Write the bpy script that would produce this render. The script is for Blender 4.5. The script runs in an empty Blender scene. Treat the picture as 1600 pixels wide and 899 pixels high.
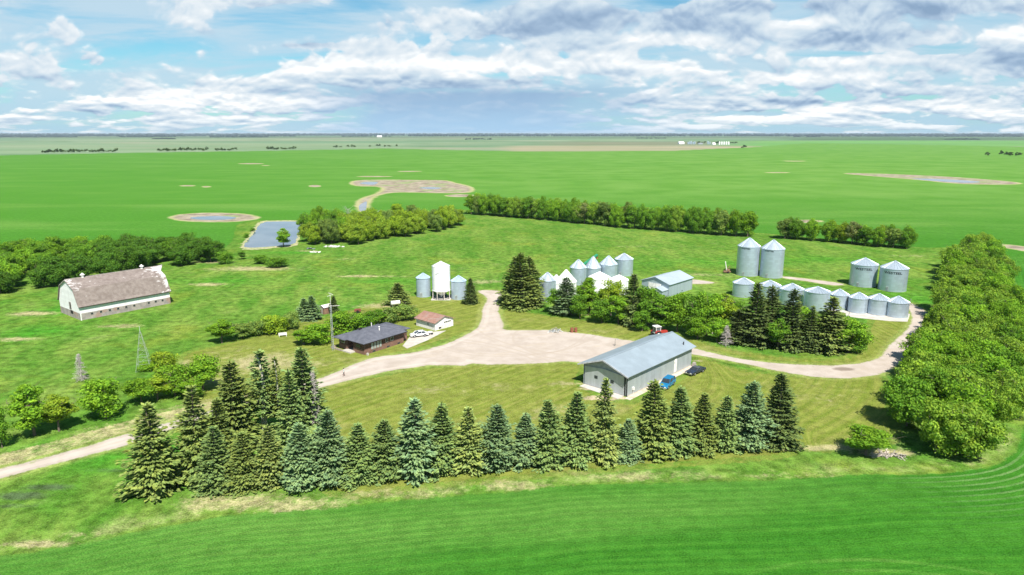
import bpy, bmesh, math, random
import numpy as np
from mathutils import Vector, Matrix

random.seed(7); RNG = np.random.default_rng(11)
scene = bpy.context.scene
COL = scene.collection
R = math.radians
PI = math.pi

# ------------------------------------------------------------------ survey: photo measurements -> metres on flat ground
F, TH, CAMZ = 1067.0, R(12.75), 50.0
CT, ST = math.cos(TH), math.sin(TH)
def gp(px, py, z=0.0):
    x = (px-800)/F; u = (449.5-py)/F
    t = (z-CAMZ)/(-ST+u*CT)
    return (x*t, (CT+u*ST)*t)
def proj(X, Y, Z):
    dz = Z-CAMZ; d = Y*CT-dz*ST; u = Y*ST+dz*CT
    return (800+F*X/d, 449.5-F*u/d)
def zat(X, Y, py):
    lo, hi = -5.0, 49.0
    for _ in range(40):
        m = (lo+hi)/2
        if proj(X, Y, m)[1] > py: lo = m
        else: hi = m
    return lo
def mpp(X, Y):                                   # metres per photo pixel at a ground point
    return (Y*CT+CAMZ*ST)/F
def back(X, Y, d):                               # a point d metres farther along the line of sight
    k = 1+d/math.hypot(X, Y); return X*k, Y*k
def gpoly(pts): return np.array([gp(*p) for p in pts])
def smooth_poly(p, n=4):
    p = np.asarray(p, float); m = len(p); out = []
    for i in range(m):
        a, b, c, d = p[i-1], p[i], p[(i+1) % m], p[(i+2) % m]
        for k in range(n):
            t = k/n
            out.append(0.5*((2*b)+(-a+c)*t+(2*a-5*b+4*c-d)*t*t+(-a+3*b-3*c+d)*t**3))
    return np.array(out)
def ell(cx, cy, rx, ry, n=28):
    return gpoly([(cx+rx*math.cos(2*PI*k/n), cy+ry*math.sin(2*PI*k/n)) for k in range(n)])
def sdpoly(P, poly):                             # signed distance, + inside
    poly = np.asarray(poly, float)
    d = np.full(len(P), 1e18); ins = np.zeros(len(P), bool)
    n = len(poly); x, y = P[:, 0], P[:, 1]
    for i in range(n):
        a = poly[i]; b = poly[(i+1) % n]; e = b-a
        w0 = x-a[0]; w1 = y-a[1]
        t = np.clip((w0*e[0]+w1*e[1])/(e@e+1e-12), 0, 1)
        d = np.minimum(d, (w0-e[0]*t)**2+(w1-e[1]*t)**2)
        if a[1] != b[1]:
            c = ((a[1] <= y) & (b[1] > y)) | ((b[1] <= y) & (a[1] > y))
            ins ^= c & (x < a[0]+(y-a[1])/(b[1]-a[1])*e[0])
    return np.where(ins, 1, -1)*np.sqrt(d)
def sdlocal(P, poly, pad=40.0):
    poly = np.asarray(poly); lo = poly.min(0)-pad; hi = poly.max(0)+pad
    m = (P[:, 0] > lo[0]) & (P[:, 0] < hi[0]) & (P[:, 1] > lo[1]) & (P[:, 1] < hi[1])
    out = np.full(len(P), -pad)
    if m.any(): out[m] = sdpoly(P[m], poly)
    return out
def sstep(x, a, b):
    t = np.clip((x-a)/(b-a), 0, 1); return t*t*(3-2*t)

# ------------------------------------------------------------------ object bookkeeping
def tag(o, label=None, cat=None, group=None, kind=None):
    if label: o['label'] = label
    if cat: o['category'] = cat
    if group: o['group'] = group
    if kind: o['kind'] = kind
    return o
def empty(name, loc=(0, 0, 0), rz=0.0):
    o = bpy.data.objects.new(name, None); COL.objects.link(o)
    o.location = loc; o.rotation_euler = (0, 0, rz); o.empty_display_size = 0.5
    return o
def thing(name, label, cat, loc=(0, 0, 0), rz=0.0, group=None):
    return tag(empty(name, loc, rz), label, cat, group)
def copy_tree(o, parent=None):
    c = o.copy(); COL.objects.link(c)
    if parent is not None: c.parent = parent
    for ch in list(o.children): copy_tree(ch, c)
    return c
ORD = ['first', 'second', 'third', 'fourth', 'fifth', 'sixth', 'seventh', 'eighth', 'ninth', 'tenth', 'eleventh', 'twelfth',
       'thirteenth', 'fourteenth', 'fifteenth', 'sixteenth', 'seventeenth', 'eighteenth', 'nineteenth', 'twentieth']

class MB:
    def __init__(s): s.v = []; s.f = []
    def poly(s, pts):
        b = len(s.v); s.v += [tuple(p) for p in pts]; s.f.append(tuple(range(b, b+len(pts)))); return s
    def box(s, x0, y0, z0, x1, y1, z1):
        b = len(s.v)
        s.v += [(x0, y0, z0), (x1, y0, z0), (x1, y1, z0), (x0, y1, z0), (x0, y0, z1), (x1, y0, z1), (x1, y1, z1), (x0, y1, z1)]
        for q in ((0, 3, 2, 1), (4, 5, 6, 7), (0, 1, 5, 4), (1, 2, 6, 5), (2, 3, 7, 6), (3, 0, 4, 7)):
            s.f.append(tuple(b+k for k in q))
        return s
    def tube(s, p, q, r0, r1=None, n=8):
        r1 = r0 if r1 is None else r1
        p, q = Vector(p), Vector(q); d = (q-p).normalized()
        a = d.orthogonal().normalized(); c = d.cross(a); b = len(s.v)
        for pt, r in ((p, r0), (q, r1)):
            for k in range(n):
                t = 2*PI*k/n; s.v.append(tuple(pt+(a*math.cos(t)+c*math.sin(t))*r))
        for k in range(n):
            s.f.append((b+k, b+(k+1) % n, b+n+(k+1) % n, b+n+k))
        s.f.append(tuple(b+n-1-k for k in range(n))); s.f.append(tuple(b+n+k for k in range(n)))
        return s
    def lathe(s, prof, n=32, c=(0, 0)):
        b = len(s.v); m = len(prof)
        for r, z in prof:
            for k in range(n):
                t = 2*PI*k/n; s.v.append((c[0]+r*math.cos(t), c[1]+r*math.sin(t), z))
        for i in range(m-1):
            for k in range(n):
                s.f.append((b+i*n+k, b+i*n+(k+1) % n, b+(i+1)*n+(k+1) % n, b+(i+1)*n+k))
        return s
    def prism(s, prof, t0, t1, axis='x'):
        """closed 2-D profile swept between t0 and t1; axis x: profile=(y,z), axis y: profile=(x,z), axis z: profile=(x,y)"""
        b = len(s.v); n = len(prof)
        for t in (t0, t1):
            for a, c in prof:
                s.v.append((t, a, c) if axis == 'x' else (a, t, c) if axis == 'y' else (a, c, t))
        for k in range(n): s.f.append((b+k, b+(k+1) % n, b+n+(k+1) % n, b+n+k))
        s.f.append(tuple(b+n-1-k for k in range(n))); s.f.append(tuple(b+n+k for k in range(n)))
        return s
    def build(s, name, mat, parent=None, loc=(0, 0, 0), rot=(0, 0, 0), smooth=False, fix=True, bevel=0.0, label=None):
        me = bpy.data.meshes.new(name); me.from_pydata(s.v, [], s.f)
        if fix or bevel:
            bm = bmesh.new(); bm.from_mesh(me)
            bmesh.ops.remove_doubles(bm, verts=bm.verts, dist=1e-5)
            bmesh.ops.recalc_face_normals(bm, faces=bm.faces)
            if bevel:
                es = [e for e in bm.edges if len(e.link_faces) == 2 and e.calc_face_angle(0) > 0.35]
                bmesh.ops.bevel(bm, geom=es, offset=bevel, segments=2, profile=0.5, affect='EDGES', clamp_overlap=True)
            bm.to_mesh(me); bm.free()
        me.materials.append(mat)
        if smooth:
            me.polygons.foreach_set('use_smooth', [True]*len(me.polygons))
        o = bpy.data.objects.new(name, me); COL.objects.link(o)
        if parent is not None: o.parent = parent
        o.location = loc; o.rotation_euler = rot
        if label: o['label'] = label
        return o

# ------------------------------------------------------------------ node helper
class S:
    def __init__(s, g, sock): s.g = g; s.k = sock
    def __add__(s, o): return s.g.m('ADD', s, o)
    __radd__ = __add__
    def __sub__(s, o): return s.g.m('SUBTRACT', s, o)
    def __rsub__(s, o): return s.g.m('SUBTRACT', o, s)
    def __mul__(s, o): return s.g.m('MULTIPLY', s, o)
    __rmul__ = __mul__
    def __truediv__(s, o): return s.g.m('DIVIDE', s, o)
    def __rtruediv__(s, o): return s.g.m('DIVIDE', o, s)
class Gr:
    def __init__(g, tree): g.t = tree; g.n = tree.nodes; g.l = tree.links
    def put(g, sock, v):
        if isinstance(v, S): g.l.new(v.k, sock)
        else:
            try: sock.default_value = v
            except Exception: sock.default_value = tuple(v)+(1,)
    def m(g, op, a, b=None, c=None, clamp=False):
        n = g.n.new('ShaderNodeMath'); n.operation = op; n.use_clamp = clamp
        for i, v in enumerate((a, b, c)):
            if v is not None: g.put(n.inputs[i], v)
        return S(g, n.outputs[0])
    def clamp(g, a): return g.m('ADD', a, 0.0, clamp=True)
    def ss(g, x, a, b, lo=0.0, hi=1.0):
        n = g.n.new('ShaderNodeMapRange'); n.interpolation_type = 'SMOOTHSTEP'
        g.put(n.inputs[0], x)
        for i, v in enumerate((a, b, lo, hi)): g.put(n.inputs[1+i], v)
        return S(g, n.outputs[0])
    def mix(g, f, a, b, mode='MIX'):
        n = g.n.new('ShaderNodeMix'); n.data_type = 'RGBA'; n.blend_type = mode
        g.put(n.inputs[0], f); g.put(n.inputs[6], a); g.put(n.inputs[7], b)
        return S(g, n.outputs[2])
    def comb(g, x, y, z=0.0):
        n = g.n.new('ShaderNodeCombineXYZ')
        for i, v in enumerate((x, y, z)): g.put(n.inputs[i], v)
        return S(g, n.outputs[0])
    def sep(g, v):
        n = g.n.new('ShaderNodeSeparateXYZ'); g.put(n.inputs[0], v)
        return [S(g, o) for o in n.outputs]
    def noise(g, vec, scale=1.0, detail=4.0, rough=0.5, dist=0.0, col=False):
        n = g.n.new('ShaderNodeTexNoise'); g.put(n.inputs['Vector'], vec)
        g.put(n.inputs['Scale'], scale); g.put(n.inputs['Detail'], detail); g.put(n.inputs['Roughness'], rough); g.put(n.inputs['Distortion'], dist)
        return S(g, n.outputs[1 if col else 0])
    def vor(g, vec, scale=1.0, out='Distance'):
        n = g.n.new('ShaderNodeTexVoronoi'); g.put(n.inputs['Vector'], vec); g.put(n.inputs['Scale'], scale)
        return S(g, n.outputs[out])
    def attr(g, name, out='Fac'):
        n = g.n.new('ShaderNodeAttribute'); n.attribute_name = name; return S(g, n.outputs[out])
    def pos(g): return S(g, g.n.new('ShaderNodeNewGeometry').outputs['Position'])
    def obj(g): return S(g, g.n.new('ShaderNodeTexCoord').outputs['Object'])
    def info(g, out): return S(g, g.n.new('ShaderNodeObjectInfo').outputs[out])
    def ramp(g, f, stops):
        n = g.n.new('ShaderNodeValToRGB'); r = n.color_ramp
        while len(r.elements) < len(stops): r.elements.new(0.5)
        for e, (p, c) in zip(r.elements, stops):
            e.position = p; e.color = tuple(c)+(1,) if len(c) == 3 else c
        g.put(n.inputs[0], f); return S(g, n.outputs[0])
    def vec(g, op, a, b):
        n = g.n.new('ShaderNodeVectorMath'); n.operation = op; g.put(n.inputs[0], a)
        if op == 'SCALE': g.put(n.inputs['Scale'], b)
        else: g.put(n.inputs[1], b)
        return S(g, n.outputs[0])
    def bump(g, h, strength=0.5, dist=0.1):
        n = g.n.new('ShaderNodeBump'); g.put(n.inputs['Height'], h); n.inputs['Strength'].default_value = strength
        n.inputs['Distance'].default_value = dist; return S(g, n.outputs[0])
    def principled(g, color, rough=0.8, metal=0.0, normal=None, spec=0.3, **kw):
        n = g.n.new('ShaderNodeBsdfPrincipled')
        g.put(n.inputs['Base Color'], color); g.put(n.inputs['Roughness'], rough); g.put(n.inputs['Metallic'], metal)
        n.inputs['Specular IOR Level'].default_value = spec
        if normal is not None: g.put(n.inputs['Normal'], normal)
        for k, v in kw.items(): g.put(n.inputs[k.replace('_', ' ')], v)
        return S(g, n.outputs[0])
    def out(g, sh):
        o = g.n.new('ShaderNodeOutputMaterial'); g.l.new(sh.k, o.inputs[0])
def newmat(name):
    m = bpy.data.materials.new(name); m.use_nodes = True; m.node_tree.nodes.clear()
    return m, Gr(m.node_tree)
def weathered(name, c, rough=0.7, metal=0.0, var=0.18, scale=1.5, dirt=None, dirt_amt=0.4, spec=0.3, bump=0.0):
    m, g = newmat(name); p = g.obj()
    n = g.noise(p, scale, 5, 0.6); col = g.mix(g.ss(n, 0.3, 0.7), tuple(x*(1-var) for x in c), tuple(min(1, x*(1+var)) for x in c))
    if dirt: col = g.mix(g.ss(g.noise(p, scale*0.6, 6, 0.7, 0.5), 0.5, 0.75)*dirt_amt, col, dirt)
    g.out(g.principled(col, rough, metal, g.bump(n, bump, 0.05) if bump else None, spec)); return m

# ------------------------------------------------------------------ sun, sky, camera
SUN_EL = R(54); sx_, sy_ = 0.30, -0.954
SUN_DIR = Vector((sx_*math.cos(SUN_EL), sy_*math.cos(SUN_EL), math.sin(SUN_EL))).normalized()
sun = bpy.data.lights.new('sun', 'SUN'); sun.energy = 5.0; sun.angle = R(0.53); sun.color = (1.0, 0.95, 0.87)
so = bpy.data.objects.new('sun', sun); COL.objects.link(so); so.rotation_euler = SUN_DIR.to_track_quat('Z', 'Y').to_euler()
so.location = (0, -50, 200)

w = bpy.data.worlds.new('World'); scene.world = w; w.use_nodes = True; w.node_tree.nodes.clear()
g = Gr(w.node_tree)
d = S(g, g.n.new('ShaderNodeTexCoord').outputs['Generated'])
dx, dy, dz = g.sep(d)
den = g.m('MAXIMUM', g.m('ABSOLUTE', dy), 0.18)
U = dx*10.94/den; V = g.m('MAXIMUM', dz*11.2/den, 0.0)
def gauss(u, v, su, sv, a):
    p = (U-u)/su; q = (V-v)/sv
    return g.m('EXPONENT', (p*p+q*q)*-1.0)*a
def gsum(lst):
    t = None
    for e in lst:
        k = gauss(*e); t = k if t is None else t+k
    return t
sky = g.n.new('ShaderNodeTexSky'); sky.sky_type = 'NISHITA'; sky.sun_disc = False
sky.sun_elevation = SUN_EL; sky.sun_rotation = math.atan2(sx_, sy_); sky.altitude = 500; sky.air_density = 1.0; sky.dust_density = 0.6; sky.ozone_density = 1.6
skyc = g.mix(1.0, S(g, sky.outputs[0]), (0.62, 1.06, 1.12, 1), 'MULTIPLY')
bg1 = g.n.new('ShaderNodeBackground'); g.put(bg1.inputs[0], skyc); bg1.inputs[1].default_value = 0.062
# cloud banks: coarse heaps overhead, finer ones towards the horizon
yv = g.m('LOGARITHM', V+0.40, 2.718)*2.3
wob = g.noise(g.comb(U*0.6, yv*0.9, 0.0), 1.0, 2, 0.5, 0.0, True)
wx, wy, wz = g.sep(wob)
def layer(dv, fu, fv, detail, rough, seed, warp=0.6):
    yy = g.m('LOGARITHM', V+0.40+dv, 2.718)*2.3
    return g.noise(g.comb(U*fu+(wx-0.5)*warp, yy*fv+(wy-0.5)*warp*0.7, seed), 1.0, detail, rough, 0.0)
holes = gsum([(-3.4, 1.70, 1.1, .20, .40), (-0.55, 2.0, .8, .10, .34), (2.35, 1.96, .55, .10, .36), (5.0, 1.2, .7, .06, .26), (6.55, 1.25, .5, .09, .36), (-5.6, 1.3, 1.2, .30, .20), (-7.0, 1.9, 1.0, .2, .2)])
dark = gsum([(1.05, 1.75, 1.0, .25, 1.0), (0.1, 1.55, .6, .12, .6), (2.9, 1.62, .85, .16, .9), (5.3, 1.5, 1.2, .20, 1.0), (6.1, 1.9, 1.8, .16, .8), (7.7, 1.15, .9, .20, 1.0), (4.2, .47, 2.0, .07, .7), (-1.6, 1.66, .8, .12, .5), (6.6, .66, 1.2, .08, .5), (1.3, 1.30, .6, .08, .4), (-3.0, 1.33, 1.0, .05, .4), (3.2, 1.9, 1.0, .10, .5), (-1.0, .78, 1.8, .06, .6)])
bright = gsum([(-4.9, .55, 1.0, .14, .40), (-3.3, .47, .8, .10, .34), (-4.4, .22, 1.3, .06, .24), (-1.4, 1.80, .7, .16, .22), (0.9, 1.02, 1.7, .10, .40), (-1.4, 1.08, 1.3, .10, .34), (-2.6, 1.02, .7, .07, .3), (5.8, 1.12, .9, .07, .40), (7.6, 1.5, .7, .18, .3), (4.0, .22, 1.8, .07, .30), (5.8, .37, 1.4, .08, .32), (2.5, 1.45, .8, .12, .30), (4.4, .85, 1.2, .10, .22), (4.6, 1.68, .5, .07, .3), (7.2, .40, .9, .07, .25)])
nA = layer(0.0, .66, .80, 7, 0.52, 0.0); nAu = layer(0.085, .66, .80, 4, 0.50, 0.0)
nB = layer(0.0, 1.05, 1.35, 6, 0.54, 7.0); nBu = layer(0.045, 1.05, 1.35, 4, 0.52, 7.0)
fl = g.ss(V, 0.35, 1.25)
def puff(dv):
    yy = g.m('LOGARITHM', V+0.40+dv, 2.718)*2.3; cv = g.comb(U*1.15+(wx-0.5)*0.9, yy*1.15+(wy-0.5)*0.7, 3.0)
    return (0.45-g.vor(cv, 2.1))*0.15+(0.45-g.vor(cv, 5.2))*0.06
n1 = nB*(1.0-fl)+nA*fl+puff(0.0); n1u = nBu*(1.0-fl)+nAu*fl+puff(0.06)
dens = n1+bright*0.62+dark*0.26-holes*0.8
cov = g.ss(dens, 0.43, 0.52)
veil_n = g.noise(g.comb(U*0.30+wz*0.3, V*1.9, 4.0), 1.2, 5, 0.62, 0.4)
veil = g.ss(veil_n-holes*0.6, 0.20, 0.55)*0.88
edge = (n1-n1u)*5.0
tone = layer(0.0, 1.2, 2.2, 5, 0.56, 21.0)-0.5
shade = g.clamp(0.63+edge*0.56+tone*0.95+bright*0.80-dark*0.46)
ccol = g.ramp(shade, [(0.0, (0.29, 0.43, 0.62)), (0.25, (0.42, 0.57, 0.76)), (0.52, (0.66, 0.80, 0.92)), (0.78, (0.90, 0.97, 1.02)), (1.0, (1.16, 1.18, 1.19))])
lowblue = g.ss(V, 0.0, 1.1, 1.0, 0.0)
base = g.mix(lowblue*0.8, (0.61, 0.79, 0.92, 1), (0.50, 0.72, 0.92, 1))
base = g.mix(g.ss(veil_n, 0.35, 0.65), g.mix(0.4, base, (0.40, 0.70, 0.92, 1)), base)
ccol = g.mix(g.ss(V, 0.0, 0.4, 0.40, 0.0), ccol, (0.62, 0.78, 0.90, 1))
cc = g.mix(cov, base, ccol)
rain = g.ss(U+(wx-0.5)*1.2, -3.9, -2.0)*g.ss(U+(wx-0.5)*1.2, 3.2, 0.4)*g.ss(V+(n1-0.5)*0.22, 0.58, 0.82, 1.0, 0.0)
streak = g.noise(g.comb(U*1.6-V*0.5, V*0.25, 9.0), 1.5, 3, 0.5)
cc = g.mix(rain*g.ss(streak, 0.1, 0.75, 0.78, 0.97), cc, g.mix(g.ss(V, 0.0, 0.7), (0.45, 0.69, 0.94, 1), (0.34, 0.52, 0.75, 1)))
alpha = g.m('MAXIMUM', g.m('MAXIMUM', cov, veil), rain)
alpha = g.m('MAXIMUM', alpha, g.ss(V, 0.05, 0.5, 0.85, 0.0))
alpha = alpha*g.ss(V, 2.4, 5.0, 1.0, 0.08)
bg2 = g.n.new('ShaderNodeBackground'); g.put(bg2.inputs[0], cc); bg2.inputs[1].default_value = 0.54
mx = g.n.new('ShaderNodeMixShader'); g.put(mx.inputs[0], g.clamp(alpha)); g.l.new(bg1.outputs[0], mx.inputs[1]); g.l.new(bg2.outputs[0], mx.inputs[2])
wo = g.n.new('ShaderNodeOutputWorld'); g.l.new(mx.outputs[0], wo.inputs[0])

cam = bpy.data.cameras.new('camera'); cam.sensor_width = 36; cam.lens = 36*F/1600; cam.clip_start = 1; cam.clip_end = 90000
co = bpy.data.objects.new('camera', cam); COL.objects.link(co); co.location = (0, 0, CAMZ); co.rotation_euler = (R(90)-TH, 0, 0)
scene.camera = co
vs = scene.view_settings; vs.view_transform = 'Standard'; vs.look = 'None'; vs.gamma = 1.0; vs.use_curve_mapping = False; vs.exposure = 0.78
scene.cycles.max_bounces = 4; scene.cycles.diffuse_bounces = 2; scene.cycles.glossy_bounces = 2
w.cycles.sampling_method = 'MANUAL'; w.cycles.sample_map_resolution = 256; scene.cycles.transparent_max_bounces = 4
scene.cycles.volume_bounces = 0; scene.cycles.use_denoising = True

# ------------------------------------------------------------------ ground zones
PARCEL = gpoly([(-500, 930), (0, 869), (100, 855), (187, 836), (262, 822), (375, 805), (500, 796), (655, 780), (800, 769), (900, 759), (1200, 751), (1325, 743), (1462, 740),
                (1537, 731), (1578, 712), (1598, 680), (1606, 640), (1606, 560), (1596, 490), (1584, 430), (1568, 395), (1500, 386), (1430, 386), (1209, 366), (1137, 361),
                (856, 336), (722, 328), (712, 340), (640, 338), (560, 340), (480, 344), (380, 347), (362, 378), (330, 392), (250, 386), (90, 395), (0, 402), (-500, 428)])
PARCEL = smooth_poly(PARCEL, 4)
LAWNS = [smooth_poly(gpoly([(485, 612), (600, 586), (700, 572), (900, 567), (905, 600), (985, 630), (1085, 575), (1085, 555), (1160, 578), (1300, 592), (1378, 588), (1392, 640), (1398, 688), (1345, 690),
                            (1290, 704), (1240, 700), (1215, 714), (1000, 730), (800, 748), (650, 762), (520, 772), (470, 700)]), 3),
         smooth_poly(gpoly([(280, 560), (337, 541), (412, 522), (462, 503), (500, 500), (540, 487), (610, 470), (640, 462), (700, 470), (750, 458), (762, 480), (745, 512), (700, 530), (640, 548), (575, 562), (505, 590), (440, 615), (345, 652), (300, 634)]), 3),
         smooth_poly(gpoly([(786, 484), (860, 494), (985, 510), (1060, 525), (1150, 548), (1280, 562), (1345, 548), (1362, 500), (1415, 498), (1424, 505), (1400, 528), (1372, 562), (1330, 570), (1200, 564), (1085, 545), (975, 532), (915, 523), (850, 517), (795, 516)]), 3)]
ROADS = [gpoly([(-160, 800), (0, 749), (92, 724), (220, 690), (292, 662), (400, 634), (502, 606), (600, 582), (675, 571), (740, 567), (740, 520), (700, 537), (640, 552), (575, 561), (510, 588), (400, 621), (290, 653), (212, 674), (120, 702), (0, 733), (-160, 776)]),
         gpoly([(735, 568), (825, 569), (905, 566), (960, 590), (1060, 540), (1075, 542), (975, 531), (915, 522), (850, 516), (792, 516), (787, 505), (779, 487), (784, 467), (780, 455), (747, 455), (761, 466), (754, 482), (750, 505), (735, 520), (690, 545)]),
         gpoly([(1060, 540), (1082, 544), (1162, 562), (1250, 570), (1325, 570), (1370, 561), (1385, 545), (1405, 526), (1417, 515), (1425, 497), (1417, 474), (1432, 478), (1450, 490), (1440, 512), (1424, 540), (1408, 565), (1385, 582), (1345, 590), (1290, 591), (1215, 580), (1160, 568), (1082, 554), (1050, 552)])]
ROADS = [smooth_poly(p, 3) for p in ROADS]
GRAVEL_BITS = [smooth_poly(gpoly([(1077, 437), (1100, 439), (1118, 442), (1100, 444), (1076, 443)]), 3),
               smooth_poly(gpoly([(1222, 432), (1270, 437), (1318, 444), (1300, 446), (1262, 440), (1226, 435)]), 3)]
TAN_TRACK = gpoly([(-160, 772), (0, 733), (120, 702), (212, 675), (292, 655), (400, 622), (420, 606), (295, 632), (217, 650), (100, 682), (0, 707), (-160, 740)])
def Gs(lst): return [(gp(a, b), rx, ry, amp) for a, b, rx, ry, amp in lst]
DRY = Gs([(395, 420, 20, 5, .9), (330, 410, 10, 3, .8), (560, 432, 14, 2.5, .8), (330, 445, 9, 3, .8), (50, 490, 9, 3, .8), (190, 510, 8, 2.5, .7), (30, 530, 7, 2, .8), (480, 392, 7, 3, .7), (540, 405, 7, 3, .6), (600, 478, 12, 4, .8), (1100, 430, 14, 4, .55), (760, 440, 9, 4, .6),
          (380, 785, 9, 3, .8), (460, 790, 8, 3, .7), (620, 772, 9, 2, .6), (800, 758, 9, 2, .6), (1000, 745, 10, 2, .5), (1230, 742, 9, 2, .5), (60, 850, 5, 1, .9), (120, 835, 4, 1, .5), (1385, 708, 5, 1.6, 1.), (1280, 700, 9, 1.4, .8), (900, 600, 6, 3, .6), (880, 640, 8, 5, .45), (1290, 620, 9, 9, .35), (400, 568, 16, 9, .75), (340, 600, 9, 5, .5), (700, 610, 16, 5, .3), (1170, 650, 14, 6, .25),
          (870, 517, 4, 2, .7), (920, 518, 4, 1.5, .5), (690, 468, 10, 1.5, .6), (1000, 470, 8, 5, .4), (1420, 400, 14, 5, .35), (600, 395, 14, 3, .35), (680, 425, 25, 4, .3), (850, 375, 40, 6, .3), (1000, 385, 30, 6, .3)])
LUSH = Gs([(60, 520, 9, 6, .9), (100, 485, 10, 6, .7), (350, 440, 18, 6, .6), (600, 440, 16, 5, .6), (130, 470, 12, 4, .6), (90, 700, 8, 3, .6), (200, 720, 10, 4, .9), (310, 700, 8, 5, .8), (1130, 410, 30, 8, .6), (1430, 470, 12, 12, .6), (1260, 405, 30, 9, .5), (450, 395, 16, 4, .7), (560, 480, 10, 5, .4), (1000, 540, 60, 1.5, .3), (620, 590, 12, 2, .5), (340, 760, 5, 2, .4)])
BARE = Gs([(945, 622, 6, 1.5, .9), (925, 608, 4, 1.2, .7), (1000, 610, 8, 1.0, .5), (1090, 564, 3, 1, .6), (868, 520, 3, 1, .6), (1040, 592, 6, .8, .5)])
WET = Gs([(30, 775, 5, 1.6, .9), (75, 762, 5, 1.5, .8), (180, 735, 7, 1.1, .6), (20, 790, 6, 1.2, .6)])
MUD = [smooth_poly(gpoly([(546, 286), (557, 282), (600, 281), (650, 281.5), (695, 282), (712, 286), (737, 292), (739, 299), (725, 302), (680, 302), (645, 301), (615, 301.5), (592, 306), (580, 315), (575, 330), (560, 330), (555, 322), (562, 311), (582, 304), (596, 296), (587, 292), (557, 291)]), 3),
       ell(335, 340, 72, 7.5), ell(492, 291, 10, 1.7), ell(293, 290.5, 13, 1.0), ell(322, 292, 7, 1.1), ell(392, 256, 22, 0.8), ell(415, 259, 7, .6), ell(585, 276, 28, 0.8), ell(640, 268, 20, 0.7),
       smooth_poly(gpoly([(1312, 271), (1400, 272.5), (1500, 277.5), (1588, 285), (1584, 288.5), (1500, 287.5), (1420, 280)]), 3), ell(1215, 270, 22, 0.7), ell(1255, 346, 34, 2.4), gpoly([(1566, 381), (1640, 390), (1640, 399), (1566, 387)]), ell(720, 306, 25, 2.2), ell(1240, 252, 22, .6)]
MUDW = [7, 5, 3, 4, 4, 7, 7, 7, 7, 7, 8, 4, 3, 4, 10]
FARLINE = [(-900, 247), (0, 243), (180, 239.5), (420, 236), (600, 232.5), (820, 237), (1050, 236), (1180, 230), (1260, 224), (1420, 226), (1620, 230), (2400, 238)]
def nz(P, s, seed, oct=4):
    """cheap value noise for large-scale layout of the fields"""
    out = np.zeros(len(P)); a = 0.5
    r = np.random.default_rng(seed)
    for o in range(oct):
        tab = r.random((64, 64)); q = P*s*(2**o)+17.3*o; i = np.floor(q).astype(int); f = q-i; f = f*f*(3-2*f)
        A = tab[i[:, 0] % 64, i[:, 1] % 64]; B = tab[(i[:, 0]+1) % 64, i[:, 1] % 64]; C = tab[i[:, 0] % 64, (i[:, 1]+1) % 64]; D = tab[(i[:, 0]+1) % 64, (i[:, 1]+1) % 64]
        out += a*((A*(1-f[:, 0])+B*f[:, 0])*(1-f[:, 1])+(C*(1-f[:, 0])+D*f[:, 0])*f[:, 1]); a *= .5
    return out
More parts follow.
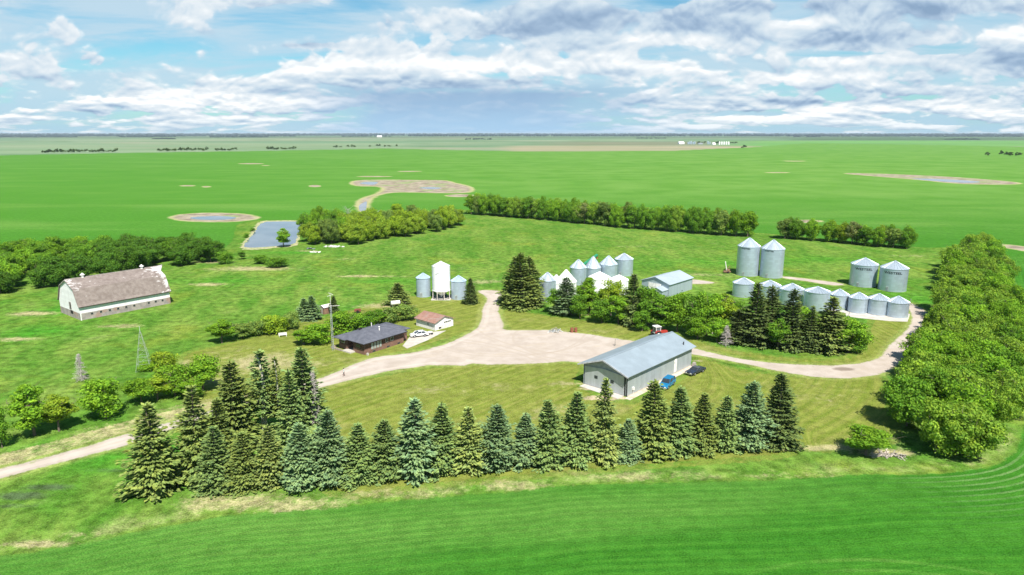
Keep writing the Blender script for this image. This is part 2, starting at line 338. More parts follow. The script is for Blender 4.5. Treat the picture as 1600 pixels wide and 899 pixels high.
def ground_attrs(P):
    n = len(P); near = P[:, 1] < 900
    def full(fn, fill):
        o = np.full(n, fill, float); o[near] = fn(P[near]); return o
    A = {}
    A['yard'] = full(lambda q: sdpoly(q, PARCEL), -300.0)
    A['lawn'] = full(lambda q: np.max([sdlocal(q, p, 15) for p in LAWNS], axis=0), -15.0)
    A['road'] = full(lambda q: np.max([sdlocal(q, p, 15) for p in ROADS+GRAVEL_BITS], axis=0), -15.0)
    def gs(lst):
        def fn(q):
            o = np.zeros(len(q))
            for (cx, cy), rx, ry, a in lst:
                e = ((q[:, 0]-cx)/rx)**2+((q[:, 1]-cy)/ry)**2
                o = np.maximum(o, a*np.exp(-e))
            return o
        return fn
    A['dry'] = np.maximum(full(gs(DRY), 0.0), 0.70*sstep(full(lambda q: sdlocal(q, TAN_TRACK, 15), -15.0), -1.0, 1.2))
    A['lush'] = full(gs(LUSH), 0.0); A['bare'] = full(gs(BARE), 0.0); A['wet'] = full(gs(WET), 0.0)
    mud = np.full(n, -2.0)
    for p, wd in zip(MUD, MUDW): mud = np.maximum(mud, np.maximum(sdlocal(P, p, 2.0*wd)/wd, -2.0))
    A['mud'] = mud
    # distant fields, with cloud shadows painted in as darker grey-green bands
    Yc = np.maximum(P[:, 1], 1.0)
    dd = Yc*CT+CAMZ*ST
    px = 800+F*P[:, 0]/dd; py = 449.5-F*(Yc*ST-CAMZ*CT)/dd
    fl = np.interp(px, [a for a, b in FARLINE], [b for a, b in FARLINE])
    A['far'] = sstep(fl-py, -0.2, 0.3)
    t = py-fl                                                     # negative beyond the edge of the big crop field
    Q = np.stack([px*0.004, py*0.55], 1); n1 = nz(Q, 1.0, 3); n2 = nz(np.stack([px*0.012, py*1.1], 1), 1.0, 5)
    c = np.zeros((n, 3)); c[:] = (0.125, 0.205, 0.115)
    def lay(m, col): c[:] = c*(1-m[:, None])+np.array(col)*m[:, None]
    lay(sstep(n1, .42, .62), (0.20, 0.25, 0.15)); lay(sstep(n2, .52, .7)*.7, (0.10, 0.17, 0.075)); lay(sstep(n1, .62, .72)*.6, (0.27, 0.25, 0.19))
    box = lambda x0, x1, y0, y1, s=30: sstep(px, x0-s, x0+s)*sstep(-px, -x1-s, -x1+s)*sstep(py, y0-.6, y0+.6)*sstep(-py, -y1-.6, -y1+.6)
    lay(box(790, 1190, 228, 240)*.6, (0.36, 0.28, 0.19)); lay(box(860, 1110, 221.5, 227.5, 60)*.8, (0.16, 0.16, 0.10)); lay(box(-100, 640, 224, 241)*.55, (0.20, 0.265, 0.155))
    lay(box(1150, 2000, 220, 229, 60)*.85, (0.11, 0.27, 0.055)); lay(box(1230, 2000, 213, 219.5, 50)*.9, (0.055, 0.10, 0.045)); lay(box(-300, 1240, 212.5, 216.5)*.6, (0.07, 0.10, 0.05))  # the dark grey-green bands are cloud shadow put into the field colour
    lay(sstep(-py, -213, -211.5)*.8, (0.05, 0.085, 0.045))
    A['field_and_shadow_col'] = c
    return A
def set_attrs(me, A):
    for kx, v in A.items():
        if v.ndim == 1:
            a = me.attributes.new(kx, 'FLOAT', 'POINT'); a.data.foreach_set('value', v.astype(np.float32))
        else:
            a = me.attributes.new(kx, 'FLOAT_COLOR', 'POINT')
            a.data.foreach_set('color', np.concatenate([v, np.ones((len(v), 1))], 1).astype(np.float32).ravel())
def mesh_np(name, V, Fq, mat, smooth=False):
    me = bpy.data.meshes.new(name); nF = len(Fq); kk = Fq.shape[1]
    me.vertices.add(len(V)); me.vertices.foreach_set('co', np.asarray(V, np.float32).ravel())
    me.loops.add(nF*kk); me.loops.foreach_set('vertex_index', Fq.astype(np.int32).ravel())
    me.polygons.add(nF); me.polygons.foreach_set('loop_start', np.arange(0, nF*kk, kk, dtype=np.int32)); me.polygons.foreach_set('loop_total', np.full(nF, kk, np.int32))
    if smooth: me.polygons.foreach_set('use_smooth', np.ones(nF, bool))
    me.update(calc_edges=True); me.materials.append(mat)
    return me

def ground_color(g):
    """grass, crop, lawn and field colours, from world position and the zone attributes; returns colour and bump height"""
    p = g.pos(); X, Y, Z = g.sep(p)
    yard, lawn, road, dry, lush, bare, wet, mud, far = [g.attr(k) for k in ('yard', 'lawn', 'road', 'dry', 'lush', 'bare', 'wet', 'mud', 'far')]
    nb = g.noise(p, 0.022, 5, 0.55); nm = g.noise(p, 0.12, 5, 0.6); nf = g.noise(p, 0.8, 5, 0.65); nff = g.noise(p, 3.2, 3, 0.6)
    diag = g.noise(g.comb(X*0.75+Y*0.12, Y*0.30-X*0.10, 2.0), 0.17, 5, 0.6, 0.4)      # wind-combed pasture
    # crop: fine rows that follow the field edge
    row = g.noise(g.comb(X*0.03+Y*0.02, yard*0.9, 1.0), 1.0, 3, 0.6)
    rows = g.m('SINE', yard*2*PI/1.35+nf*1.2)*0.5+0.5
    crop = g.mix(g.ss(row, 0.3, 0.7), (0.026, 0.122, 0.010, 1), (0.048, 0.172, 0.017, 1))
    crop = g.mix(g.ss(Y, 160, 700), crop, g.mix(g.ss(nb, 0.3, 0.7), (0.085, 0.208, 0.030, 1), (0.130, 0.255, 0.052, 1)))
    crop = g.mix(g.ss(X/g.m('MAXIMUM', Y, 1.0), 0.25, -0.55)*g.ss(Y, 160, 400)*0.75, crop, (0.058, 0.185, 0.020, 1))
    stk = g.noise(g.comb(X*0.004, Y*0.02, 3.0), 1.0, 6, 0.62)
    crop = g.mix(g.ss(stk, 0.48, 0.72)*0.55, crop, (0.150, 0.265, 0.058, 1))
    crop = g.mix(g.ss(g.noise(g.comb(X*0.0025, Y*0.012, 8.0), 1.0, 5, 0.6), 0.5, 0.75)*g.ss(Y, 300, 600)*0.5, crop, (0.050, 0.185, 0.018, 1))
    crop = g.mix(g.ss(nff, 0.35, 0.8)*0.35, crop, (0.062, 0.19, 0.024, 1))
    crop = g.mix(g.ss(nf, 0.55, 0.8)*0.22, crop, (0.085, 0.24, 0.03, 1))
    cx, cy = gp(1590, 748); ddx = (X-cx)/15.0; ddy = (Y-cy)/10.0
    corner = g.m('EXPONENT', (ddx*ddx+ddy*ddy)*-1.0)
    crop = g.mix(g.ss(rows, 0.62, 0.95)*corner*g.ss(nm, 0.25, 0.55)*0.5, crop, (0.25, 0.32, 0.15, 1))
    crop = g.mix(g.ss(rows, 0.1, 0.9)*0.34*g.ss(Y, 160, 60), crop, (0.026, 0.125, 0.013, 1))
    # sprayer tracks
    tx, ty = gp(1340, 875); rr = g.m('SQRT', (X-tx)*(X-tx)+(Y-ty+38.0)*(Y-ty+38.0))
    trk = g.ss(g.m('ABSOLUTE', rr-38.0), 0.15, 0.5, 1.0, 0.0)+g.ss(g.m('ABSOLUTE', rr-36.0), 0.15, 0.5, 1.0, 0.0)
    crop = g.mix(trk*g.ss(nm, 0.3, 0.6)*0.22*g.ss(X, 22, 34), crop, (0.19, 0.32, 0.07, 1))
    # pasture
    past = g.mix(g.ss(diag, 0.32, 0.68), (0.064, 0.166, 0.018, 1), (0.146, 0.226, 0.040, 1))
    past = g.mix(g.ss(nb, 0.42, 0.66)*0.6, past, (0.068, 0.160, 0.018, 1))
    past = g.mix(g.ss(nm, 0.55, 0.8)*0.5, past, (0.180, 0.225, 0.075, 1))
    past = g.mix(g.ss(g.noise(p, 0.05, 4, 0.6), 0.52, 0.72)*0.4, past, (0.205, 0.225, 0.032, 1))
    past = g.mix(g.ss(nf, 0.5, 0.85)*0.55, past, (0.050, 0.135, 0.014, 1))
    past = g.mix(g.ss(nff, 0.5, 0.9)*0.35, past, (0.25, 0.275, 0.12, 1))
    past = g.mix(g.clamp(lush*1.3*g.ss(nm, 0.2, 0.6)), past, g.mix(nf, (0.035, 0.155, 0.012, 1), (0.070, 0.25, 0.022, 1)))
    # mown lawn, striped by the mower
    perp = X*-0.731+Y*0.682
    c2x, c2y = gp(1120, 610)
    rad = g.m('SQRT', (X-c2x+30)*(X-c2x+30)+(Y-c2y-40)*(Y-c2y-40))
    pc = g.mix(g.ss(X, 38, 52), g.comb(perp, perp, perp), g.comb(rad, rad, rad)); pcx = g.sep(pc)[0]
    stripe = g.m('SINE', (pcx+nm*2.2)*2*PI/2.3)*0.5+0.5
    stripe2 = g.noise(g.comb(pcx*1.1, (X+Y)*0.03, 0.0), 0.9, 4, 0.6)
    lw = g.mix(g.ss(stripe*0.15*g.ss(nb, 0.4, 0.6)+stripe2*0.95, 0.3, 0.78), (0.130, 0.172, 0.026, 1), (0.230, 0.234, 0.060, 1))
    lw = g.mix(g.ss(nb, 0.4, 0.65)*0.4, lw, (0.110, 0.165, 0.020, 1))
    lw = g.mix(g.ss(nm, 0.52, 0.8)*0.6, lw, (0.245, 0.225, 0.090, 1))
    lw = g.mix(g.ss(nff, 0.45, 0.85)*0.3, lw, (0.125, 0.165, 0.03, 1))
    c = g.mix(g.ss(lawn+(nf-0.5)*1.6, -0.5, 0.5), past, lw)
    drm = g.clamp(g.ss(dry*1.15+(nf-0.5)*1.3+(nm-0.5)*1.3-0.12, 0.15, 0.85))
    c = g.mix(drm*0.9, c, g.mix(g.ss(nff, 0.3, 0.75), (0.27, 0.245, 0.105, 1), (0.42, 0.37, 0.22, 1)))
    c = g.mix(g.ss(bare+(nf-0.5)*0.7, 0.35, 0.7)*0.9, c, g.mix(nf, (0.36, 0.27, 0.18, 1), (0.50, 0.41, 0.31, 1)))
    c = g.mix(g.ss(wet+(nf-0.5)*0.7, 0.3, 0.8)*0.8, c, (0.06, 0.085, 0.045, 1))
    c = g.mix(g.ss(road+(nf-0.5)*1.4, -1.6, 0.3)*0.55, c, (0.25, 0.27, 0.085, 1))
    # weedy pale margin along the crop
    band = g.ss(yard, 0.2, 1.6)*g.ss(yard, 1.8, 5.5, 1.0, 0.0)*g.ss(Y, 140, 120)
    c = g.mix(band*g.ss(nm+nf*0.6, 0.66, 1.05)*0.6, c, g.mix(nf, (0.20, 0.26, 0.06, 1), (0.42, 0.38, 0.21, 1)))
    inyard = g.ss(yard+(nf-0.5)*1.6+(nm-0.5)*1.5, -0.35, 0.35)
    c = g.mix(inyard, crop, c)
    # ponds dried to mud: pale rim, brown floor
    md = mud+(nm-0.5)*0.8+(nb-0.5)*0.5+(nf-0.5)*0.2
    floor = g.mix(g.ss(nm, 0.38, 0.6), (0.205, 0.17, 0.125, 1), (0.33, 0.285, 0.215, 1))
    floor = g.mix(g.ss(g.noise(p, 0.05, 3, 0.5), 0.52, 0.6)*g.ss(md, 1.0, 2.0)*0.6, floor, (0.20, 0.28, 0.10, 1))
    rim = g.mix(g.ss(md, 0.1, 0.8), g.mix(nm, (0.22, 0.27, 0.08, 1), (0.44, 0.38, 0.23, 1)), floor)
    c = g.mix(g.ss(md, -0.30, 0.25), c, rim)
    # fields beyond, cloud shadows already in their colour
    fc = g.attr('field_and_shadow_col', 'Color')
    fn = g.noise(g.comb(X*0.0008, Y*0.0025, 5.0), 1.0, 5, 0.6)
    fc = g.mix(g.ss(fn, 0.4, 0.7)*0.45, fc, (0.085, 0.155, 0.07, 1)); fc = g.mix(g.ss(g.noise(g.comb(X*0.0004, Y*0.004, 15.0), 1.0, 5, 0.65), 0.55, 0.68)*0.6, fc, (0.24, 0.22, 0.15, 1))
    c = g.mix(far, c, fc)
    mot = g.noise(p, 0.45, 6, 0.72); fine = g.noise(p, 4.5, 2, 0.7)
    nearf = g.ss(Y, 700, 250)
    k_ = (g.ss(mot, 0.30, 0.70)-0.5)*g.ss(lawn, -1.0, 0.5, 0.62, 0.34)*nearf*g.ss(yard, -0.5, 0.5, 0.55, 1.40)+(g.ss(fine, 0.3, 0.7)-0.5)*0.60*nearf
    mul = 1.0+k_
    c = g.mix(1.0, c, g.comb(mul, mul, mul), 'MULTIPLY')
    h = nff*0.5+nf*0.8*g.ss(lawn, -1.0, 1.0, 1.0, 0.35)
    return c, h
def ground_mat():
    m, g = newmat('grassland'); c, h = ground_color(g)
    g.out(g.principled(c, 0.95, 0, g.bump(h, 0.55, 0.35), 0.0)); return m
def gravel_mat():
    m, g = newmat('gravel'); gc, h = ground_color(g)
    p = g.pos(); X, Y, Z = g.sep(p); e = g.attr('edge')
    n1 = g.noise(p, 0.25, 5, 0.6); n2 = g.noise(p, 1.7, 5, 0.7); n3 = g.noise(p, 9.0, 3, 0.7)
    tracks = g.noise(g.comb(X*0.12+Y*0.05, Y*0.9-X*0.35, 0.0), 0.9, 4, 0.6, 0.6)
    c = g.mix(g.ss(n1, 0.3, 0.7), (0.36, 0.305, 0.258, 1), (0.445, 0.388, 0.340, 1))
    c = g.mix(g.ss(tracks, 0.52, 0.72)*0.55, c, (0.42, 0.35, 0.27, 1))
    c = g.mix(g.ss(n2, 0.55, 0.8)*0.35, c, (0.40, 0.335, 0.26, 1)); c = g.mix(g.ss(n3, 0.6, 0.8)*0.3, c, (0.57, 0.52, 0.45, 1))
    w2 = g.noise(p, 0.035, 2, 0.5); ax = (X-1.0)*0.64+(Y-146.0)*0.77; ay_ = (Y-146.0)*0.64-(X-1.0)*0.77
    for (c0x, c0y, rd) in ((0.0, 175.0, 24.0), (-2.0, 172.0, 22.2), (22.0, 165.0, 21.0), (-30.0, 118.0, 47.0), (-30.0, 118.0, 45.1), (30.0, 190.0, 43.0)):
        q_ = g.m('SQRT', (X-c0x)*(X-c0x)+(Y-c0y)*(Y-c0y))-rd+(w2-0.5)*6.0
        c = g.mix(g.ss(g.m('ABSOLUTE', q_), 0.12, 0.55, 1.0, 0.0)*g.ss(n1, 0.35, 0.6)*0.42, c, (0.33, 0.27, 0.21, 1))
    c = g.mix(g.ss(g.noise(p, 0.09, 4, 0.6), 0.56, 0.70)*0.35, c, (0.36, 0.30, 0.235, 1))
    weeds = g.ss(g.noise(p, 0.6, 4, 0.65), 0.60, 0.70)*g.ss(e, 3.2, 0.2)
    c = g.mix(weeds*0.6, c, (0.21, 0.25, 0.09, 1))
    rut = g.ss(g.m('ABSOLUTE', e-1.55), 0.25, 0.75, 1.0, 0.0)*g.ss(X, 10, -20)
    c = g.mix(rut*0.3, c, (0.58, 0.51, 0.44, 1))
    hx, hy = gp(1318, 577); q = ((X-hx)/2.6)*((X-hx)/2.6)+((Y-hy)/1.3)*((Y-hy)/1.3)
    c = g.mix(g.ss(q+(n2-0.5)*1.2, 0.3, 1.2, 1.0, 0.0)*0.75, c, (0.17, 0.13, 0.10, 1))
    c = g.mix(g.ss(e+(n2-0.5)*1.3+(n1-0.5)*1.2, -0.25, 0.45), gc, c)
    g.out(g.principled(c, 0.95, 0, g.bump(n3+n2, 0.3, 0.08), 0.0)); return m
def concrete_mat():
    m, g = newmat('concrete'); p = g.pos()
    n = g.noise(p, 0.5, 5, 0.6); n2 = g.noise(p, 3, 4, 0.6)
    c = g.mix(g.ss(n, 0.35, 0.7), (0.40, 0.37, 0.325, 1), (0.50, 0.465, 0.42, 1)); c = g.mix(g.ss(n2, 0.6, 0.8)*0.4, c, (0.36, 0.33, 0.27, 1))
    g.out(g.principled(c, 0.9, 0, None, 0.2)); return m
GROUND, GRAVEL, CONC = ground_mat(), gravel_mat(), concrete_mat()

def build_ground():
    rows = np.concatenate([np.linspace(2600, 900, 60), np.arange(898, 330, -1.9), np.arange(330, 222, -0.9), np.arange(222, 209.0, -0.25), np.array([208.7, 208.5, 208.32])])
    ys = np.array([gp(800, r)[1] for r in rows]); ys = np.concatenate([[-400, -150, -60], ys])
    rat = np.concatenate([np.linspace(-3.0, -1.05, 25), np.linspace(-0.98, 0.98, 760), np.linspace(1.05, 3.0, 25)])
    half = np.maximum(ys*CT+CAMZ*ST, 60.0)
    X = half[:, None]*rat[None, :]; Y = np.repeat(ys[:, None], len(rat), 1)
    nr, nc = X.shape; V = np.stack([X.ravel(), Y.ravel(), np.zeros(nr*nc)], 1)
    i = np.arange(nr-1)[:, None]*nc+np.arange(nc-1)[None, :]
    Fq = np.stack([i, i+1, i+nc+1, i+nc], -1).reshape(-1, 4)
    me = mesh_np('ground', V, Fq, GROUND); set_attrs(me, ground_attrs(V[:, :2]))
    o = bpy.data.objects.new('ground', me); COL.objects.link(o); tag(o, kind='structure')
build_ground()
def sheet(name, polys, step, margin, z, mat, attrs=True, **tags):
    allp = np.concatenate(polys); lo = allp.min(0)-margin-1; hi = allp.max(0)+margin+1
    xs = np.arange(lo[0], hi[0], step); ys = np.arange(lo[1], hi[1], step)
    X, Y = np.meshgrid(xs, ys); P = np.stack([X.ravel(), Y.ravel()], 1)
    sd = np.max([sdlocal(P, p, margin+5) for p in polys], axis=0)
    nc = len(xs); i = (np.arange(len(ys)-1)[:, None]*nc+np.arange(nc-1)[None, :]).ravel()
    q = np.stack([i, i+1, i+nc+1, i+nc], -1); q = q[(sd[q] > -margin).any(1)]
    used = np.unique(q); mp = np.full(len(P), -1); mp[used] = np.arange(len(used)); P = P[used]
    me = mesh_np(name, np.concatenate([P, np.full((len(P), 1), z)], 1), mp[q], mat)
    A = ground_attrs(P) if attrs else {}
    A['edge'] = sd[used]; set_attrs(me, A)
    o = bpy.data.objects.new(name, me); COL.objects.link(o); tag(o, kind='structure'); return o
sheet('road', ROADS, 0.6, 1.6, 0.02, GRAVEL)
sheet('path', GRAVEL_BITS, 0.6, 1.6, 0.02, GRAVEL)

def flat_poly(name, poly, z, mat, thick=0.0):
    mb = MB()
    if thick: mb.prism([tuple(p) for p in poly], z-thick, z, 'z')
    else: mb.poly([(x, y, z) for x, y in poly])
    o = mb.build(name, mat); tag(o, kind='structure'); return o
flat_poly('pavement', gpoly([(629, 541), (648, 517), (676, 519), (697, 517), (668, 532), (636, 545)]), 0.06, CONC, 0.2)
flat_poly('pavement', gpoly([(1290, 487), (1300, 480), (1330, 478), (1380, 484), (1422, 491), (1418, 503), (1390, 502), (1340, 497), (1300, 491)]), 0.05, CONC, 0.2)

def water_mat():
    m, g = newmat('water'); p = g.pos()
    n = g.noise(p, 1.6, 3, 0.6); n2 = g.noise(p, 0.06, 3, 0.5)
    c = g.mix(g.ss(n2, 0.35, 0.65), (0.10, 0.125, 0.16, 1), (0.16, 0.185, 0.215, 1))
    g.out(g.principled(c, 0.12, 0, g.bump(n, 0.12, 0.05), 0.4, IOR=1.33)); return m
WATER = water_mat()
def ragged(poly, amp, seed):
    q = random.Random(seed); out = []; n = len(poly)
    for i in range(n):
        a, b = Vector(poly[i]), Vector(poly[(i+1) % n]); L = (b-a).length; m_ = max(1, min(14, int(L/2.0))); nr = Vector((-(b-a).y, (b-a).x)).normalized() if L > 1e-6 else Vector((0, 0))
        for k in range(m_): out.append(tuple(a.lerp(b, k/m_)+nr*q.uniform(-amp, amp)))
    return out
def water(poly_px, label=None):
    P_ = smooth_poly(gpoly(poly_px), 4); flat_poly('water', ragged(P_, min(0.8, 0.012*abs(P_[:, 0].max()-P_[:, 0].min())), 3), 0.05, WATER)
def bank_mat():
    m, g = newmat('pond_bank'); p = g.pos(); n = g.noise(p, 0.7, 4, 0.6)
    g.out(g.principled(g.mix(g.ss(n, 0.35, 0.65), (0.20, 0.26, 0.07, 1), (0.44, 0.38, 0.26, 1)), 0.95, 0, None, 0.15)); return m
POND = [(381, 385), (396, 366), (409, 349), (430, 346.5), (468, 347), (472, 352), (466, 366), (460, 380), (440, 384), (405, 387)]
flat_poly('bank', ragged(smooth_poly(gpoly([(376, 388), (390, 366), (406, 347), (430, 345), (474, 345.5), (477, 352), (470, 368), (464, 383), (440, 387), (405, 390)]), 4), 0.9, 8), 0.03, bank_mat())
water(POND)
water([(297, 340.5), (315, 338.6), (345, 338), (368, 340), (360, 343), (330, 344), (306, 343)])
water([(562, 329), (561, 322), (566, 318), (572, 315), (573, 319), (571, 329)])
water([(562, 287), (572, 284.5), (590, 285), (583, 289)])
water([(655, 294), (672, 292.5), (690, 294), (676, 296)])
water([(1425, 279.5), (1470, 280), (1530, 284), (1510, 286), (1460, 283)])

# ------------------------------------------------------------------ building materials
def wall_boards(name, c, pitch=0.3, axis=0, rough=0.6, metal=0.0, dirt=None, var=0.10, spec=0.3, bstr=0.5):
    """ribbed sheet or board wall: ribs along z (axis 0/1) or along x (axis 2)"""
    m, g = newmat(name); p = g.obj(); X, Y, Z = g.sep(p)
    t = (X+Y) if axis == 0 else Z
    s = g.m('SINE', t*(2*PI/pitch)); n = g.noise(p, 0.7, 5, 0.6); n2 = g.noise(g.comb(X+Y, X-Y, Z*0.12) if axis == 0 else p, 2.5, 4, 0.6)
    col = g.mix(g.ss(n2, 0.3, 0.7), tuple(x*(1-var) for x in c), tuple(min(1, x*(1+var)) for x in c))
    pan = g.noise(g.comb(g.m('FLOOR', t/0.92)*3.7, 0.5, 0.5), 1.0, 0, 0.5)
    col = g.mix(g.ss(pan, 0.35, 0.65)*0.5, col, tuple(x*0.84 for x in c))
    if dirt: col = g.mix(g.ss(n, 0.48, 0.72)*0.6, col, dirt)
    col = g.mix(g.ss(s, 0.6, 1.0)*0.25, col, tuple(x*0.72 for x in c))
    g.out(g.principled(col, rough, metal, g.bump(s, bstr, 0.02), spec)); return m
def roof_sheet(name, c, pitch=0.6, axis='x', metal=0.3, rough=0.45, seam=(0.3, 0.36, 0.4)):
    m, g = newmat(name); p = g.obj(); X, Y, Z = g.sep(p); t = X if axis == 'x' else Y
    fr = g.m('FRACT', t/pitch); rib = g.ss(g.m('ABSOLUTE', fr-0.5), 0.40, 0.47)
    fr2 = g.m('FRACT', t/(pitch*4.0)); lap = g.ss(g.m('ABSOLUTE', fr2-0.5), 0.475, 0.495)
    n = g.noise(p, 0.35, 4, 0.6); n2 = g.noise(g.comb(X*2.0, Y*0.3, Z), 0.6, 4, 0.6)
    col = g.mix(g.ss(n, 0.35, 0.65), tuple(x*0.92 for x in c), tuple(min(1, x*1.06) for x in c))
    col = g.mix(g.ss(n2, 0.5, 0.75)*0.3, col, tuple(x*0.82 for x in c)); col = g.mix(lap*0.55, col, seam)
    g.out(g.principled(col, rough, metal, g.bump(rib, 0.5, 0.03), 0.4)); return m
def shingle(name, a, b, wornc=None, worn=None):
    m, g = newmat(name); p = g.obj(); X, Y, Z = g.sep(p)
    n = g.noise(p, 0.9, 6, 0.65); n2 = g.noise(g.comb(X*0.6, Y, Z*4.0), 2.2, 4, 0.6); cell = g.noise(p, 7.0, 2, 0.6)
    col = g.mix(g.ss(n, 0.3, 0.7), a, b); col = g.mix(g.ss(n2, 0.5, 0.75)*0.35, col, tuple(x*0.65 for x in a)); col = g.mix(g.ss(cell, 0.5, 0.75)*0.3, col, tuple(min(1, x*1.35) for x in b))
    if worn: col = worn(g, X, Y, Z, p, col)
    co_ = g.m('FRACT', Z/0.16)
    g.out(g.principled(col, 0.92, 0, g.bump(cell+co_*0.4, 0.4, 0.04), 0.2)); return m
GLASS = None
def glass_mat():
    m, g = newmat('dark_glass'); n = g.noise(g.obj(), 1.2, 2, 0.5)
    g.out(g.principled(g.mix(n, (0.015, 0.02, 0.025, 1), (0.05, 0.06, 0.07, 1)), 0.12, 0, None, 0.5)); return m
GLASS = glass_mat()
DARK = weathered('dark_gap', (0.018, 0.016, 0.015), 0.9)
WHITE_TRIM = weathered('white_trim', (0.72, 0.70, 0.66), 0.6, dirt=(0.4, 0.37, 0.32))
GREY_TRIM = weathered('grey_trim', (0.26, 0.29, 0.31), 0.5)
STEELBAR = weathered('galvanised_bar', (0.55, 0.58, 0.58), 0.45, 0.4)
WOODGREY = weathered('weathered_wood', (0.30, 0.27, 0.24), 0.9, var=0.3, scale=3)

# ------------------------------------------------------------------ barn
def barn():
    X0, Y0 = -117.8, 180.1; root = thing('barn', 'old white gambrel-roofed barn with stone lower walls and peeling brown shingles', 'barn', (X0, Y0, 0), R(52))
    L, W = 24.5, 14.0
    stone, g = newmat('stone_wall'); p = g.obj(); v = g.noise(p, 3.0, 3, 0.7); n = g.noise(p, 0.6, 4, 0.6)
    c = g.mix(0.25, g.mix(g.ss(n, 0.35, 0.65), (0.22, 0.20, 0.19, 1), (0.36, 0.31, 0.28, 1)), g.mix(1.0, v, (0.75, 0.66, 0.62, 1), 'MULTIPLY'))
    c = g.mix(g.ss(g.noise(p, 0.35, 3, 0.5), 0.55, 0.65)*0.5, c, (0.34, 0.19, 0.13, 1))
    g.out(g.principled(c, 0.95, 0, g.bump(g.vor(p, 2.2), 0.6, 0.08), 0.15))
    paint = wall_boards('peeling_white_boards', (0.80, 0.78, 0.79), 0.25, 2, 0.85, 0, (0.60, 0.57, 0.56), 0.06, 0.15, 0.6)
    # side and end walls, hollow ring of lower stone wall
    mb = MB(); t = 0.35; zs = 1.9
    hb = [(0, 0, L, t), (0, W-t, L, W), (0, t, t, W-t), (L-t, t, L, W-t)]
    for a, b, c_, d_ in hb: mb.box(a, b, -0.2, c_, d_, zs)
    mb.build('lower_wall', stone, root)
    mb = MB(); mb.box(0.05, 0.05, zs, L-0.05, 0.25, 3.9); mb.box(0.05, W-0.25, zs, L-0.05, W-0.05, 3.9); mb.build('side_wall', paint, root)
    prof = [(0.03, zs), (0.03, 3.9), (2.3, 8.1), (7, 10.25), (W-2.3, 8.1), (W-0.03, 3.9), (W-0.03, zs)]
    MB().prism(prof, 0.02, 0.22, 'x').build('gable_wall', paint, root)
    MB().prism(prof, L-0.22, L-0.02, 'x').build('gable_wall', paint, root)
    def worn(g, X, Y, Z, p, col):
        a = g.noise(g.comb(X*0.55, Y, Z), 1.15, 6, 0.66, 0.3)
        right = g.ss(X, 19.5, 24.6)*0.20; left = g.ss(X, 3.0, 0.0)*g.ss(Z, 7.2, 8.6)*0.14; ridge = g.ss(Z, 7.6, 9.0)*0.075
        return g.mix(g.ss(a+right+left+ridge, 0.70, 0.735), col, g.mix(g.noise(p, 2.0, 3, 0.6), (0.36, 0.33, 0.32, 1), (0.58, 0.55, 0.54, 1)))
    rm = shingle('worn_brown_shingles', (0.160, 0.128, 0.113), (0.245, 0.205, 0.185), worn=worn)
    th = 0.16
    for sgn in (0, 1):
        f = (lambda y: y) if not sgn else (lambda y: W-y)
        outer = [(-0.45, 3.75), (0.1, 4.45), (2.2, 8.3), (7.0, 10.5)]
        pr = [(f(y), z) for y, z in outer]+[(f(y+0.10 if i else y), z-th) for i, (y, z) in reversed(list(enumerate(outer)))]
        MB().prism(pr, -0.35, L+0.35, 'x').build('roof', rm, root)
    # fascia line under the eave and ridge board
    MB().box(-0.36, -0.50, 3.58, L+0.36, -0.42, 3.76).build('eave_board', DARK, root)
    MB().box(-0.3, 6.9, 10.42, L+0.3, 7.1, 10.62).build('ridge_cap', WOODGREY, root)
    # hay hood on the far end
    hood = MB(); a = (L+0.3, 4.6, 9.45); b = (L+0.3, 9.4, 9.45); r0 = (L+0.3, 7.0, 10.55); tip = (L+2.0, 7.0, 10.75)
    for tri in ((a, r0, tip), (r0, b, tip)):
        hood.poly(tri); hood.poly([(x, y, z-0.14) for x, y, z in reversed(tri)])
    hood.poly([a, tip, (tip[0], tip[1], tip[2]-.14), (a[0], a[1], a[2]-.14)]); hood.poly([tip, b, (b[0], b[1], b[2]-.14), (tip[0], tip[1], tip[2]-.14)])
    hood.build('hay_hood', rm, root)
    for u in (4.3, 20.4):
        c_ = MB(); c_.lathe([(0.02, 11.1), (0.36, 11.1), (0.36, 10.4)], 14, (u, 7)); c_.lathe([(0.0, 11.75), (0.25, 11.55), (0.65, 11.15), (0.6, 11.1), (0.02, 11.1)], 14, (u, 7))
        c_.build('roof_ventilator', WHITE_TRIM, root, smooth=False)
    # windows in the lower wall, openings in the gable
    for u in (2.9, 5.2, 7.5, 9.7, 11.9, 14.1, 18.2, 20.2, 22.2):
        fr_ = MB(); fr_.box(u-0.36, -0.05, 1.05, u+0.36, 0.02, 1.75); fo = fr_.build('window', WOODGREY, root)
        MB().box(u-0.27, -0.065, 1.13, u+0.27, -0.051, 1.68).build('pane', GLASS, fo)
    MB().box(-0.05, 5.6, 2.2, 0.03, 7.0, 4.3).build('loft_door', WOODGREY, root)
    MB().box(-0.07, 5.7, 2.35, -0.052, 6.3, 4.2).build('loft_opening', DARK, root)
    d_ = MB().box(-0.05, 4.6, 0.0, 0.0, 6.5, 2.05).build('stable_door', WOODGREY, root)
    MB().box(-0.07, 4.7, 1.0, -0.052, 6.4, 1.95).build('opening', DARK, d_)
    MB().box(-0.04, -0.12, -0.1, 0.25, 0.02, 1.9).build('corner_board', WHITE_TRIM, root)
barn()

